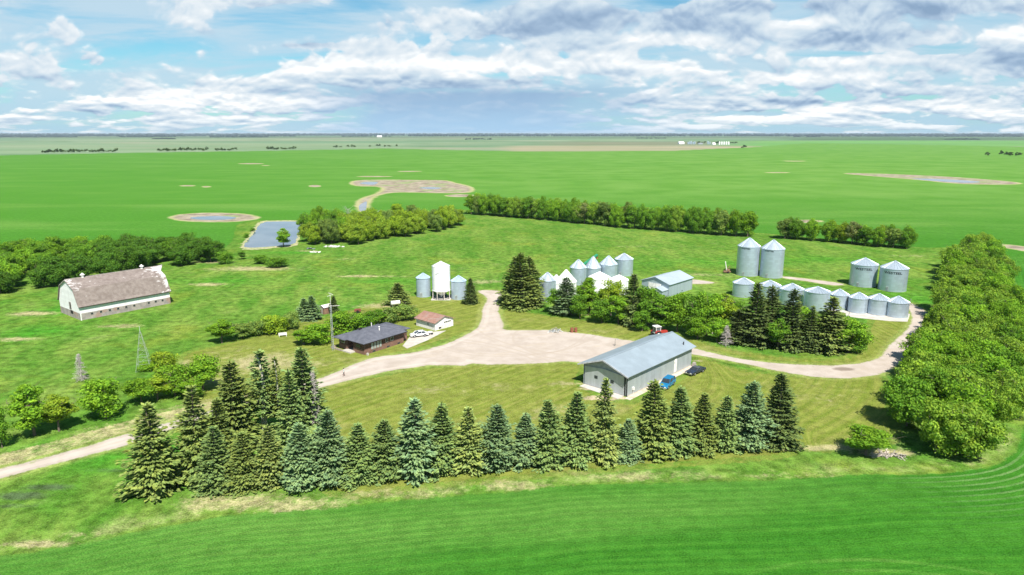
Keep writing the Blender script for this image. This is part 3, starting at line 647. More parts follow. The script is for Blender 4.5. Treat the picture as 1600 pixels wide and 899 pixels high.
# ------------------------------------------------------------------ house
def brick_mat():
    m, g = newmat('brown_brick'); p = g.obj(); X, Y, Z = g.sep(p)
    b = g.n.new('ShaderNodeTexBrick'); g.put(b.inputs['Vector'], g.comb(X+Y, Z, 0.0)); b.inputs['Scale'].default_value = 1.0
    b.inputs['Brick Width'].default_value = 0.4; b.inputs['Row Height'].default_value = 0.13; b.inputs['Mortar Size'].default_value = 0.012
    for i, c in ((1, (0.165, 0.085, 0.060, 1)), (2, (0.235, 0.125, 0.090, 1)), (3, (0.20, 0.15, 0.12, 1))): b.inputs[i].default_value = c
    n = g.noise(p, 0.9, 4, 0.6); c = g.mix(g.ss(n, 0.4, 0.7)*0.4, S(g, b.outputs[0]), (0.13, 0.07, 0.055, 1))
    g.out(g.principled(c, 0.9, 0, None, 0.2)); return m
def house():
    root = thing('house', 'low brown brick bungalow with dark grey hip roof beside the gravel lane', 'house', (-34.0, 150.3, 0), R(52))
    br = brick_mat(); siding = wall_boards('dark_brown_siding', (0.105, 0.060, 0.045), 0.28, 2, 0.8, 0, None, 0.12, 0.2, 0.5)
    roof = shingle('charcoal_shingles', (0.080, 0.085, 0.105), (0.125, 0.130, 0.155))
    L, W, H = 12.2, 9.2, 2.75
    low = MB(); low.prism([(0, 0), (L, 0), (L, 1.2), (L+2.3, 1.2), (L+2.3, W), (0, W), (0, 6.0), (1.6, 6.0), (1.6, 4.0), (0, 4.0)], -0.3, 1.15, 'z'); low.build('brick_wall', br, root)
    up = MB(); i_ = 0.03; up.prism([(i_, i_), (L-i_, i_), (L-i_, 1.2+i_), (L+2.3-i_, 1.2+i_), (L+2.3-i_, W-i_), (i_, W-i_), (i_, 6.0+i_), (1.63, 6.0+i_), (1.63, 4.0-i_), (i_, 4.0-i_)], 1.15, H, 'z'); up.build('upper_wall', siding, root)
    # hip roof over the main block, notched over the porch; lower wing roof behind
    o = 0.75; z0 = H-0.02; zr = 4.55
    def hip(x0, y0, x1, y1, zb, zt, name, off=None):
        w_ = y1-y0; ym = (y0+y1)/2; ra = (x0+w_*0.5, ym, zt); rb = (x1-w_*0.5, ym, zt)
        if ra[0] > rb[0]: ra = rb = ((x0+x1)/2, ym, zt)
        a, b, c, d_ = (x0, y0, zb), (x1, y0, zb), (x1, y1, zb), (x0, y1, zb)
        lo = [(p[0], p[1], p[2]-0.16) for p in (a, b, c, d_)]
        mb = MB(); mb.poly([a, b, rb, ra]); mb.poly([c, d_, ra, rb]); mb.poly([b, c, rb]); mb.poly([d_, a, ra])
        for q in range(4): mb.poly([(a, b, c, d_)[q], lo[q], lo[(q+1) % 4], (a, b, c, d_)[(q+1) % 4]])
        mb.poly(lo[::-1]); return mb.build(name, roof, root)
    hip(-o, -o, L+o, W+o, z0+0.16, zr, 'roof')
    hip(7.2, 0.7, L+2.3+o, W+o-0.5, z0+0.19, 4.05, 'roof')
    # overhang at the far left of the porch (step in the eave)
    MB().box(-o-0.55, 5.4, z0+0.02, -o+0.1, W+o-0.02, z0+0.15).build('porch_eave', roof, root)
    f = MB(); f.box(-o-0.02, -o-0.03, z0-0.06, L+o, -o+0.0, z0+0.15); f.box(-o-0.03, -o, z0-0.06, -o, 5.4, z0+0.15); f.build('fascia', DARK, root)
    # porch: dark entry recess, door and steps
    dr = MB().box(1.55, 4.45, 0.3, 1.62, 5.55, 2.4).build('door', weathered('door_dark', (0.05, 0.03, 0.025), 0.5), root)
    MB().box(1.50, 5.4, 1.3, 1.56, 5.48, 1.4).build('handle', STEELBAR, dr)
    MB().box(-1.4, 3.4, -0.1, 1.55, 6.4, 0.28).build('porch_step', CONC, root)
    wl = MB(); wl.box(-1.5, 6.6, -0.1, -1.3, 10.4, 0.42); wl.box(-1.5, 10.3, -0.1, 0.2, 10.5, 0.42); wl.build('planter_wall', weathered('planter', (0.34, 0.28, 0.24), 0.9), root)
    frame = weathered('pale_frame', (0.40, 0.42, 0.38), 0.6)
    for u0, u1, za, zb in ((2.05, 2.65, .85, 2.45), (2.95, 3.5, .85, 2.45), (3.8, 4.35, .85, 2.45), (4.6, 5.1, .85, 2.45), (6.4, 7.2, 1.45, 2.35), (7.9, 9.0, 1.45, 2.35)):
        w_ = MB().box(u0, -0.07, za, u1, 0.02, zb).build('window', frame, root)
        MB().box(u0+0.07, -0.085, za+0.08, u1-0.07, -0.072, zb-0.08).build('pane', GLASS if u0 > 6 else weathered('curtained_pane', (0.26, 0.30, 0.28), 0.2), w_)
    for u0 in (2.4, 6.8, 10.2): MB().box(u0, -0.05, 0.12, u0+0.8, 0.02, 0.48).build('basement_window', GLASS, root)
    w_ = MB().box(-0.05, 1.2, 1.3, 0.04, 3.0, 2.3).build('window', siding, root); MB().box(-0.065, 1.3, 1.4, -0.052, 2.9, 2.2).build('pane', GLASS, w_)
    w_ = MB().box(-0.05, 7.0, 1.5, 0.04, 8.4, 2.3).build('window', frame, root); MB().box(-0.065, 7.1, 1.6, -0.052, 8.3, 2.2).build('pane', GLASS, w_)
    v = MB(); v.tube((6.9, 2.6, 3.6), (6.9, 2.6, 4.75), 0.13); v.lathe([(0.0, 4.95), (0.22, 4.85), (0.22, 4.72), (0.02, 4.72)], 12, (6.9, 2.6)); v.build('chimney_pipe', WHITE_TRIM, root)
    v = MB(); v.tube((7.6, 6.2, 3.7), (7.6, 6.2, 5.0), 0.1); v.build('vent_pipe', WHITE_TRIM, root)
    MB().box(3.3, 5.6, 4.3, 4.2, 6.2, 4.62).build('roof_vent', DARK, root)
    MB().box(0.1, -0.9, -0.1, 0.5, -0.5, 0.55).build('planter', CONC, root)
house()

# ------------------------------------------------------------------ garage
def garage():
    root = thing('garage', 'small white shed garage with rusty red roof behind the white car', 'garage', (-19.9, 170.2, 0), R(48))
    W, L, H, ZR = 6.4, 7.5, 2.15, 3.3
    paint = wall_boards('chalky_white_boards', (0.80, 0.77, 0.76), 0.24, 2, 0.85, 0, (0.40, 0.36, 0.33), 0.08, 0.15, 0.5)
    mb = MB(); mb.prism([(0, -0.2), (0, H), (W/2, ZR-0.08), (W, H), (W, -0.2)], 0, L, 'y'); mb.build('wall', paint, root)
    def worn(g, X, Y, Z, p, col):
        return g.mix(g.ss(g.noise(g.comb(X, Y*0.5, Z), 0.9, 5, 0.6), 0.52, 0.66)*0.8, col, (0.24, 0.20, 0.18, 1))
    rm = shingle('rusty_red_shingles', (0.235, 0.125, 0.095), (0.32, 0.19, 0.15), worn=worn)
    for s in (0, 1):
        f = (lambda x: x) if not s else (lambda x: W-x)
        a, b = (-0.45, H-0.17), (W/2, ZR)
        MB().prism([(f(a[0]), a[1]), (f(b[0]), b[1]), (f(b[0]), b[1]+0.12), (f(a[0]), a[1]+0.12)], -0.4, L+0.4, 'y').build('roof', rm, root)
    d_ = MB().box(2.9, -0.06, 0.0, 5.6, 0.02, 2.0).build('garage_door', WHITE_TRIM, root)
    for k in range(4): MB().box(3.05+k*0.63, -0.075, 1.45, 3.55+k*0.63, -0.061, 1.8).build('pane', GLASS, d_)
    MB().box(1.2, -0.05, 0.25, 2.0, 0.02, 0.65).build('vent', DARK, root)
    w_ = MB().box(-0.05, 2.2, 0.9, 0.02, 3.2, 1.7).build('window', WHITE_TRIM, root); MB().box(-0.065, 2.3, 1.0, -0.052, 3.1, 1.6).build('pane', weathered('dusty_pane', (0.30, 0.32, 0.33), 0.3), w_)
    MB().box(-0.05, -0.04, -0.1, 0.12, 0.1, H).build('corner_board', WHITE_TRIM, root)
    MB().tube((1.6, 0.6, 2.8), (0.4, 3.2, 2.45), 0.07).build('roof_pole', WOODGREY, root)
garage()

# ------------------------------------------------------------------ big steel shop
SHOPM = (22.4, 124.8); SHOPA = R(47)
def shop():
    root = thing('workshop', 'large pale blue-grey steel workshop with a long gable roof in the middle of the yard', 'workshop', SHOPM+(0,), SHOPA)
    L, W, H, ZR = 25.0, 10.6, 4.55, 6.45
    wallm = wall_boards('grey_green_ribbed_steel', (0.35, 0.39, 0.40), 0.30, 0, 0.5, 0.15, (0.27, 0.30, 0.30), 0.10, 0.4, 0.5)
    roofm = roof_sheet('pale_blue_roof_steel', (0.315, 0.375, 0.415), 0.6, 'x', 0.25, 0.42)
    prof = [(0, -0.2), (0, H), (W/2, ZR-0.1), (W, H), (W, -0.2)]
    mb = MB(); mb.prism(prof, 0.0, L, 'x'); mb.build('wall', wallm, root)
    ov = 0.75
    for s in (0, 1):
        f = (lambda y: y) if not s else (lambda y: W-y)
        sl = (ZR-H)/(W/2); a = (-ov, H-ov*sl+0.03); b = (W/2, ZR+0.03)
        MB().prism([(f(a[0]), a[1]), (f(b[0]), b[1]), (f(b[0]), b[1]+0.10), (f(a[0]), a[1]+0.10)], -1.1, L+0.6, 'x').build('roof', roofm, root)
        t = MB(); t.prism([(f(a[0]-0.02), a[1]-0.16), (f(b[0]), b[1]-0.16), (f(b[0]), b[1]+0.13), (f(a[0]-0.02), a[1]+0.13)], -1.16, -1.10, 'x'); t.build('barge_board', weathered('lilac_grey_trim', (0.46, 0.46, 0.50), 0.5), root)
    MB().box(-1.0, W/2-0.22, ZR+0.10, L+0.55, W/2+0.22, ZR+0.17).build('ridge_cap', roofm, root)
    # gable infill panel and big sliding doors
    gi = MB(); gi.prism([(0.4, H-0.55), (W/2, H-0.05), (W-0.4, H-0.55), (W-0.2, H-0.05), (W/2, ZR-0.32), (0.2, H-0.05)], -0.055, 0.0, 'x'); gi.build('gable_panel', weathered('lilac_grey_panel', (0.33, 0.35, 0.38), 0.6), root)
    dm = wall_boards('pale_green_door_steel', (0.44, 0.475, 0.485), 0.30, 0, 0.45, 0.2, None, 0.07, 0.4, 0.5)
    for (a, b) in ((0.75, 5.35), (5.37, W-0.45)):
        h0 = lambda y: H-0.62+0.5*(1-abs(y-W/2)/(W/2))
        d_ = MB().prism([(a, 0.12), (b, 0.12), (b, h0(b)), (a, h0(a))], -0.20, -0.08, 'x').build('sliding_door', dm, root)
        c0 = 3.5 if a < 5 else 7.4
        MB().box(-0.225, c0-0.38, 1.9, -0.205, c0+0.38, 2.55).build('window', GLASS, d_)
    MB().box(-0.12, 0.50, 0.0, 0.0, 0.62, H-0.4).build('door_post', DARK, root)
    MB().box(-0.12, 0.05, 0.0, 0.0, 0.17, H-0.25).build('door_post', DARK, root)
    MB().box(-0.12, W-0.15, 0.0, 0.0, W-0.03, H-0.25).build('door_post', GREY_TRIM, root)
    MB().box(-0.10, 0.4, -0.1, 0.0, W-0.4, 0.13).build('door_sill', DARK, root)
    MB().box(17.6, -0.06, 0.35, 18.6, 0.0, 3.2).build('side_door', WHITE_TRIM, root)
    m_ = MB(); m_.box(1.6, -0.3, 0.9, 2.1, 0.0, 1.5); m_.tube((1.85, -0.12, 0.0), (1.85, -0.12, 0.9), 0.05); m_.build('electric_meter', WHITE_TRIM, root)
    MB().tube((23.0, 1.0, 5.0), (23.0, 1.0, 5.7), 0.12).build('roof_vent', DARK, root)
    fo = MB(); fo.box(-0.02, -0.10, -0.2, L, -0.02, 0.16); fo.build('kickboard', weathered('kick', (0.42, 0.36, 0.29), 0.9), root)
    r_ = lambda u, v: (SHOPM[0]+u*math.cos(SHOPA)-v*math.sin(SHOPA), SHOPM[1]+u*math.sin(SHOPA)+v*math.cos(SHOPA))
    flat_poly('pavement', [r_(-2.3, 0.6), r_(-0.03, 0.6), r_(-0.03, W-0.4), r_(-1.9, W-0.4)], 0.07, CONC, 0.2)
    flat_poly('path', [r_(-1.2, -1.4), r_(L, -1.3), r_(L, -0.11), r_(-1.2, -0.11)], 0.05, GRAVEL_PLAIN, 0.15)
    q = r_(25.2, -0.6)
    mb = MB()
    for k in range(4): mb.box(-0.7+k*0.05, -0.4+0.03*k, 0.02+k*0.2, 0.7-k*0.08, 0.4-k*0.05, 0.02+k*0.2+0.17)
    o = mb.build('pallet_stack', WOODGREY, None, (q[0], q[1], 0), (0, 0, R(60))); tag(o, 'stack of weathered pallets beside the back corner of the steel workshop', 'pallet stack')
def plain_gravel():
    m, g = newmat('pale_gravel'); p = g.pos(); n = g.noise(p, 0.6, 5, 0.65); n3 = g.noise(p, 8.0, 3, 0.7)
    c = g.mix(g.ss(n, 0.35, 0.65), (0.42, 0.35, 0.26, 1), (0.56, 0.49, 0.40, 1)); c = g.mix(g.ss(n3, 0.55, 0.75)*0.4, c, (0.30, 0.25, 0.18, 1))
    g.out(g.principled(c, 0.95, 0, None, 0.15)); return m
GRAVEL_PLAIN = plain_gravel()
shop()

def shed():
    root = thing('steel_shed', 'wide pale grey steel shed with a low roof and lean-to behind the grove', 'shed', gp(1045, 464)+(0,), R(47))
    L, W, H, ZR = 14.5, 10.0, 3.9, 5.6
    wallm = wall_boards('blue_grey_ribbed_steel', (0.36, 0.43, 0.48), 0.30, 0, 0.5, 0.25, None, 0.06, 0.4, 0.4)
    roofm = roof_sheet('pale_grey_roof_steel', (0.43, 0.50, 0.55), 0.6, 'x', 0.25, 0.45)
    MB().prism([(0, -0.2), (0, H), (W/2, ZR-0.1), (W, H), (W, -0.2)], 0, L, 'x').build('wall', wallm, root)
    for s in (0, 1):
        f = (lambda y: y) if not s else (lambda y: W-y)
        sl = (ZR-H)/(W/2); a = (-0.4, H-0.4*sl+0.03); b = (W/2, ZR+0.03)
        MB().prism([(f(a[0]), a[1]), (f(b[0]), b[1]), (f(b[0]), b[1]+0.1), (f(a[0]), a[1]+0.1)], -0.4, L+0.4, 'x').build('roof', roofm, root)
    MB().box(-0.08, 3.0, 0.0, 0.0, 7.5, 3.6).build('door', WHITE_TRIM, root)
    l = MB(); l.prism([(0.4, -0.2), (0.4, 2.3), (2.4, 3.1), (4.4, 2.3), (4.4, -0.2)], -3.6, -0.09, 'x'); l.build('lean_to', wallm, root)
    for s in (0, 1):
        f = (lambda y: y) if not s else (lambda y: 4.8-y)
        MB().prism([(f(0.15), 2.22), (f(2.4), 3.12), (f(2.4), 3.22), (f(0.15), 2.32)], -3.8, -0.09, 'x').build('lean_to_roof', roofm, root)
shed()

# ------------------------------------------------------------------ grain bins
def bin_mat(name, c, metal=0.7, rough=0.36, panel=0.16):
    m, g = newmat(name); p = g.obj(); X, Y, Z = g.sep(p)
    ang = g.m('ARCTAN2', Y, X); ring = g.m('FLOOR', Z/0.82)
    pan = g.noise(g.comb(g.m('FLOOR', ang*3.2+g.m('MODULO', ring, 2.0)*0.5)*7.13, ring*3.31, g.info('Random')*50.0), 1.0, 0, 0.5)
    n = g.noise(g.comb(ang*4.0, ang*4.0, Z*0.25), 2.0, 4, 0.6)
    col = g.mix(g.ss(pan, 0.25, 0.75), tuple(x*(1-panel) for x in c), tuple(min(1, x*(1+panel*0.6)) for x in c))
    seam = g.ss(g.m('ABSOLUTE', g.m('FRACT', Z/0.82)-0.5), 0.46, 0.49)
    col = g.mix(seam*0.3, col, tuple(x*0.55 for x in c))
    col = g.mix(g.ss(n, 0.5, 0.8)*0.25, col, tuple(x*0.75 for x in c))
    corr = g.m('SINE', Z*2*PI/0.1)
    g.out(g.principled(col, rough, metal, g.bump(corr, 0.25, 0.012), 0.5)); return m
BINW = bin_mat('galvanised_wall', (0.47, 0.56, 0.65), 0.55, 0.36, 0.08); BINW2 = bin_mat('aged_galvanised_wall', (0.43, 0.52, 0.62), 0.4, 0.45, 0.06)
BINR = weathered('galvanised_roof', (0.43, 0.50, 0.56), 0.45, 0.5, 0.07, 2.0, spec=0.5); BINR2 = weathered('dull_blue_roof', (0.36, 0.46, 0.56), 0.55, 0.35, 0.08, 2.0)
BINWHITE = weathered('white_bin_paint', (0.80, 0.79, 0.78), 0.45, 0.0, 0.04, 1.0)
def text_mesh(body, size):
    cu = bpy.data.curves.new('lettering', 'FONT'); cu.body = body; cu.size = size; cu.align_x = 'CENTER'; cu.extrude = 0.0; cu.offset = size*0.022; cu.resolution_u = 3
    to = bpy.data.objects.new('lettering', cu); COL.objects.link(to)
    bpy.context.view_layer.update(); dg = bpy.context.evaluated_depsgraph_get()
    me = bpy.data.meshes.new_from_object(to.evaluated_get(dg)); bpy.data.objects.remove(to)
    vs_ = [tuple(v.co) for v in me.vertices]; fs = [tuple(p.vertices) for p in me.polygons]; return vs_, fs
INK = weathered('black_lettering', (0.02, 0.025, 0.03), 0.6)
def lettering(root, body, size, r, z, ang, wide=1.25):
    v, f = text_mesh(body, size); mb = MB()
    for x, y, _ in v:
        a = ang+x*wide/r; mb.v.append(((r+0.035)*math.cos(a), (r+0.035)*math.sin(a), z+y))
    mb.f = f; mb.build('lettering', INK, root, fix=False)
def make_bin(px, pb, pt, pe, wpx, label, wall=BINW, roof=BINR, group=None, text=None, name='grain_bin', door=True):
    X, Y = gp(px, pb); r = wpx/2*mpp(X, Y); X, Y = back(X, Y, r*0.9)
    H = zat(X, Y-r, pe); ZT = zat(X, Y, pt)
    root = thing(name, label, 'grain bin', (X, Y, 0), 0, group)
    face = math.atan2(-Y, -X)
    n = 48
    MB().lathe([(r, -0.1), (r, H)], n).build('wall', wall, root, smooth=True)
    ro = MB(); e = 0.12; hh = ZT-H
    ro.lathe([(r-0.02, H-0.06), (r+e, H-0.10), (r+e, H-0.02), (0.30, ZT-0.12)], n)
    for k in range(24):                                   # standing ribs of the roof sheets
        t = 2*PI*k/24; c, s = math.cos(t), math.sin(t); a = Vector((c*(r+e-0.02), s*(r+e-0.02), H+0.02)); b = Vector((c*0.34, s*0.34, ZT-0.1))
        w_ = Vector((-s, c, 0)); ro.poly([a-w_*0.05, a+Vector((0, 0, .07)), b+Vector((0, 0, .07)), b-w_*0.03]); ro.poly([a+w_*0.05, a+Vector((0, 0, .07)), b+Vector((0, 0, .07)), b+w_*0.03])
    ro.build('roof', roof, root)
    MB().lathe([(0.42, ZT-0.22), (0.42, ZT-0.02), (0.30, ZT+0.08), (0.02, ZT+0.12)], 14).build('roof_cap', roof, root)
    rg = MB()
    rg.lathe([(r+0.02, 0.0), (r+0.05, 0.02), (r+0.05, 0.14), (r, 0.16)], n); rg.build('base_ring', GREY_TRIM, root)
    if door:
        a = face-0.35; d_ = MB(); d_.box(-0.02, -0.42, 0.35, 0.05, 0.42, 1.55); do = d_.build('door', STEELBAR, root, ((r)*math.cos(a), (r)*math.sin(a), 0), (0, 0, a))
        MB().box(0.055, -0.3, 0.5, 0.07, 0.3, 1.4).build('door_panel', GREY_TRIM, do)
    a = face+0.9; lad = MB()
    for s in (-0.2, 0.2): lad.box(0.06, s-0.02, 0.6, 0.10, s+0.02, H+0.1)
    for k in range(int(H/0.4)): lad.box(0.06, -0.2, 0.7+k*0.4, 0.09, 0.2, 0.73+k*0.4)
    lad.build('ladder', STEELBAR, root, (r*math.cos(a), r*math.sin(a), 0), (0, 0, a))
    if text: lettering(root, text[0], text[1], r, H-text[2], face+text[3])
    return root, r, H, ZT
GL = 'grain bins around the yard'
make_bin(662, 465, 427, 436, 22, 'small grey grain bin with dull blue roof left of the white hopper bin', BINW2, BINR2, GL)
make_bin(717, 469, 431, 441, 24, 'small grey grain bin with dull blue roof right of the white hopper bin', BINW2, BINR2, GL)
make_bin(855, 472, 426, 440, 28, 'silver grain bin half hidden beside the tall spruce clump, leftmost of the grove bins', BINW, BINR, GL)
make_bin(903, 446, 406, 420, 26, 'silver grain bin in front of the green auger, left of the back four', BINW, BINR, GL)
make_bin(926, 441, 401, 420, 25, 'silver grain bin touching the tip of the green auger, second of the back four', BINW, BINR, GL)
make_bin(950, 439, 400, 415, 28, 'silver grain bin third from the left in the back four', BINW, BINR, GL)
make_bin(974, 432, 396, 407, 29, 'tallest silver grain bin at the right end of the back four', BINW, BINR, GL)
make_bin(869, 462, 430, 444, 24, 'white-roofed bin partly hidden behind the silver bin by the spruce clump', BINWHITE, BINWHITE, GL)
make_bin(884, 463, 422, 443, 33, 'white bin with bright conical roof between the spruce clump and back bins', BINWHITE, BINWHITE, GL)
make_bin(936, 463, 425, 437, 34, 'white bin with only its roof showing behind the round green tree', BINWHITE, BINWHITE, GL)
make_bin(966, 461, 430, 440, 30, 'white bin with only its roof showing behind the yellowish tree', BINWHITE, BINWHITE, GL)
make_bin(1167, 432, 372, 387, 34, 'very tall silver grain bin, left one of the tall pair', BINW, BINR, GL, ('WESTEEL', 0.62, 0.8, -0.28))
make_bin(1204, 435, 375, 391, 35, 'very tall silver grain bin, right one of the tall pair', BINW, BINR, GL, ('WESTEEL', 0.62, 0.8, -0.28))
make_bin(1347, 449, 403, 416, 39, 'broad silver grain bin with black lettering, left one of the lettered pair', BINW, BINR, GL, ('WESTEEL', 1.05, 1.55, -0.02))
make_bin(1393, 456, 408, 422, 40, 'broad silver grain bin with black lettering, right one of the lettered pair', BINW, BINR, GL, ('WESTEEL', 1.05, 1.55, -0.05))
for i, (x, yb, yt, ye, wd) in enumerate([(1160, 465, 434, 445, 32), (1201, 470, 438, 449, 33), (1235, 478, 443, 455, 36), (1274, 488, 448, 459, 38), (1309, 485, 452, 463, 28), (1339, 490, 457, 468, 29), (1370, 493, 459, 470, 31), (1400, 497, 463, 475, 32)]):
    make_bin(x, yb, yt, ye, wd, 'short silver grain bin, %s from the left in the row of eight' % ORD[i], BINW, BINR, 'row of eight short grain bins', door=False)

def hopper_bin():
    X, Y = gp(690, 466); r = 14*mpp(X, Y); H0 = 2.7; H = zat(X, Y-r, 418); ZT = zat(X, Y, 408.5)
    root = thing('hopper_bin', 'tall glossy white hopper bin standing on legs between two grey bins', 'grain bin', (X, Y, 0), 0, GL)
    wm, g = newmat('white_hopper_paint'); p = g.obj(); n = g.noise(p, 0.7, 3, 0.5); X_, Y_, Z_ = g.sep(p)
    sm = g.ss(g.m('ABSOLUTE', g.m('FRACT', Z_/1.5)-0.5), 0.47, 0.495)
    g.out(g.principled(g.mix(sm*0.25, g.mix(n, (0.80, 0.79, 0.80, 1), (0.85, 0.84, 0.85, 1)), (0.55, 0.54, 0.55, 1)), 0.3, 0, None, 0.5))
    MB().lathe([(r, H0-0.1), (r, H)], 48).build('wall', wm, root, smooth=True)
    MB().lathe([(r+0.03, H-0.05), (r+0.06, H+0.02), (0.3, ZT-0.1)], 48).build('roof', wm, root, smooth=True)
    MB().lathe([(0.34, ZT-0.2), (0.34, ZT), (0.02, ZT+0.08)], 14).build('roof_cap', wm, root)
    MB().lathe([(r-0.02, H0), (0.3, 0.75), (0.3, 0.5), (0.02, 0.5)], 48).build('hopper', wm, root, smooth=True)
    MB().lathe([(r+0.07, H0-0.15), (r+0.07, H0+0.1), (r, H0+0.1)], 48).build('ring_beam', wm, root)
    rust = weathered('cream_leg_paint', (0.62, 0.56, 0.52), 0.6, dirt=(0.35, 0.22, 0.15))
    for k in range(8):
        t = 2*PI*(k+.5)/8; c, s = math.cos(t), math.sin(t)
        MB().tube((r*c, r*s, 0), (r*c, r*s, H0-0.1), 0.11).build('leg', rust, root)
    br = MB()
    for k in range(8):
        t, t2 = 2*PI*(k+.5)/8, 2*PI*(k+1.5)/8
        br.tube((r*math.cos(t), r*math.sin(t), 0.25), (0.35*math.cos(t), 0.35*math.sin(t), 0.8), 0.05); br.tube((r*math.cos(t), r*math.sin(t), 0.15), (r*math.cos(t2), r*math.sin(t2), 0.15), 0.06)
    br.build('brace', DARK, root)
    MB().box(-r-0.2, -r-0.2, -0.1, r+0.2, r+0.2, 0.06).build('footing', CONC, root)
    MB().box(-1.0, -0.02, 0, 0.3, 0.02, 0.2).build('name_stripe', weathered('faint_grey', (0.62, 0.62, 0.64), 0.5), root, (-0.3, -r-0.03, H-1.9))
hopper_bin()

# ------------------------------------------------------------------ auger, poles, towers
def auger():
    a = gp(880, 438); b = gp(932, 420)
    root = thing('grain_auger', 'long green grain auger leaning up behind the silver bins', 'auger', (a[0], a[1], 0))
    gm = weathered('green_auger_paint', (0.02, 0.20, 0.10), 0.5, spec=0.4); v = Vector((b[0]-a[0], b[1]-a[1], 0))
    top = v+Vector((0, 0, zat(b[0], b[1], 399)))
    MB().tube((0, 0, 0.5), tuple(top), 0.55, 0.55, 12).build('auger_tube', gm, root)
    mid = top*0.5; perp = Vector((-v.y, v.x, 0)).normalized()
    fr_ = MB()
    for s in (-1, 1): fr_.tube(tuple(mid+Vector((0, 0, .2))), tuple(Vector((mid.x, mid.y, 0))+perp*1.3*s+Vector((0, 0, .35))), 0.06)
    fr_.tube(tuple(Vector((mid.x, mid.y, .35))-perp*1.3), tuple(Vector((mid.x, mid.y, .35))+perp*1.3), 0.06); fr_.build('undercarriage', gm, root)
    for s in (-1, 1):
        c = Vector((mid.x, mid.y, .35))+perp*1.35*s
        MB().tube(tuple(c-perp*.1), tuple(c+perp*.1), 0.35, 0.35, 16).build('wheel', DARK, root)
    MB().tube(tuple(top), (top.x+0.1, top.y, top.z-1.3), 0.3, 0.24).build('spout', weathered('red_spout', (0.5, 0.12, 0.08), 0.5), root)
    h = MB(); h.box(-0.7, -0.7, 0, 0.7, 0.7, 0.7); h.build('hopper', gm, root)
auger()
def pole(px, pb, pt, label, cat, name, r=0.09, mat=None, arm=False):
    X, Y = gp(px, pb); h = zat(X, Y, pt); mb = MB(); mb.tube((0, 0, -0.2), (0, 0, h), r, r*0.75)
    root = thing(name, label, cat, (X, Y, 0)); mb.build('shaft', mat or WOODGREY, root)
    if arm:
        MB().tube((0, 0, h-0.1), (0.5, 0, h+0.05), r*0.5).build('arm', mat or WOODGREY, root)
        MB().box(0.35, -0.12, h-0.1, 0.7, 0.12, h+0.02).build('lamp_head', GREY_TRIM, root)
    else:
        MB().lathe([(0.02, h+0.12), (r*1.3, h+0.05), (r*1.3, h-0.08), (0.02, h-0.08)], 10).build('cap', GREY_TRIM, root)
pole(961, 541, 530, 'short grey post with bracket at the gravel edge beside the workshop roof', 'post', 'yard_post', 0.10, None, True)
pole(1081, 451, 437, 'thin wooden post beside the right corner of the grey steel shed', 'post', 'wooden_post', 0.09)
pole(1422, 478, 468, 'low wooden post at the far end of the gravel lane by the windbreak', 'post', 'wooden_post', 0.09)
def old_machine():
    X, Y = gp(1136, 427); root = thing('seed_elevator', 'small rusty upright elevator with a white pipe, left of the tall bins', 'farm machine', (X, Y, 0))
    ru = weathered('rust_brown', (0.22, 0.13, 0.08), 0.8)
    MB().tube((-0.2, 0, 0.9), (-0.9, 0, 4.3), 0.16).build('pipe', WHITE_TRIM, root)
    f = MB(); f.box(-1.4, -0.6, 0.45, 1.2, 0.6, 0.75); f.box(-0.2, -0.4, 0.7, 0.9, 0.4, 1.5); f.tube((-1.2, 0, 0.6), (1.0, 0, 2.6), 0.12); f.build('frame', ru, root)
    for s in (-0.7, 0.7): MB().tube((0.2, s-0.1, 0.4), (0.2, s+0.1, 0.4), 0.4, 0.4, 14).build('wheel', DARK, root)
old_machine()
def lattice(px, pb, pt, base, top, n, label, name, legs=4, fan=False, mat=STEELBAR, rad=0.06):
    X, Y = gp(px, pb); h = zat(X, Y, pt); root = thing(name, label, 'tower', (X, Y, 0), R(20))
    def P(k, z):
        t = 2*PI*(k+.5)/legs; r = base+(top-base)*z/h; return (r*math.cos(t), r*math.sin(t), z)
    for k in range(legs): MB().tube(P(k, -0.1), P(k, h), rad, rad*0.8, 6).build('leg', mat, root)
    zs = [h*(1-(1-i/n)**1.15) for i in range(n+1)]
    b = MB()
    for i in range(1, n+1):
        for k in range(legs):
            b.tube(P(k, zs[i]), P((k+1) % legs, zs[i]), rad*0.6, None, 5); b.tube(P(k, zs[i-1]), P((k+1) % legs, zs[i]), rad*0.45, None, 5)
    b.build('lattice', mat, root)
    return root, h
rt, h = lattice(226, 578, 519, 2.1, 0.16, 6, 'derelict windmill lattice tower without blades standing in the pasture', 'windmill_tower', mat=weathered('dull_steel', (0.34, 0.37, 0.34), 0.6, 0.2), rad=0.036)
MB().tube((0, 0, h-0.1), (0, 0, h+1.3), 0.05).build('mast', STEELBAR, rt)
rt, h = lattice(521, 548, 480, 0.26, 0.20, 22, 'slim white television antenna tower beside the brown house', 'antenna_tower', 3, mat=STEELBAR, rad=0.035)
an = MB(); an.tube((0, 0, h-0.1), (0, 0, h+3.4), 0.035)
an.tube((-2.0, 0.3, h+0.25), (2.0, -0.3, h+0.25), 0.035)
for k in range(8): an.tube((-1.8+k*0.5, 0.27-k*0.075-0.6+k*.04, h+0.27), (-1.8+k*0.5, 0.27-k*0.075+0.6-k*.04, h+0.27), 0.022)
an.tube((-0.7, 0, h+2.6), (0.7, 0.2, h+2.9), 0.035); an.tube((-0.4, 0.4, h+3.3), (0.4, -0.4, h+3.2), 0.03)
an.build('antenna', WHITE_TRIM, rt)

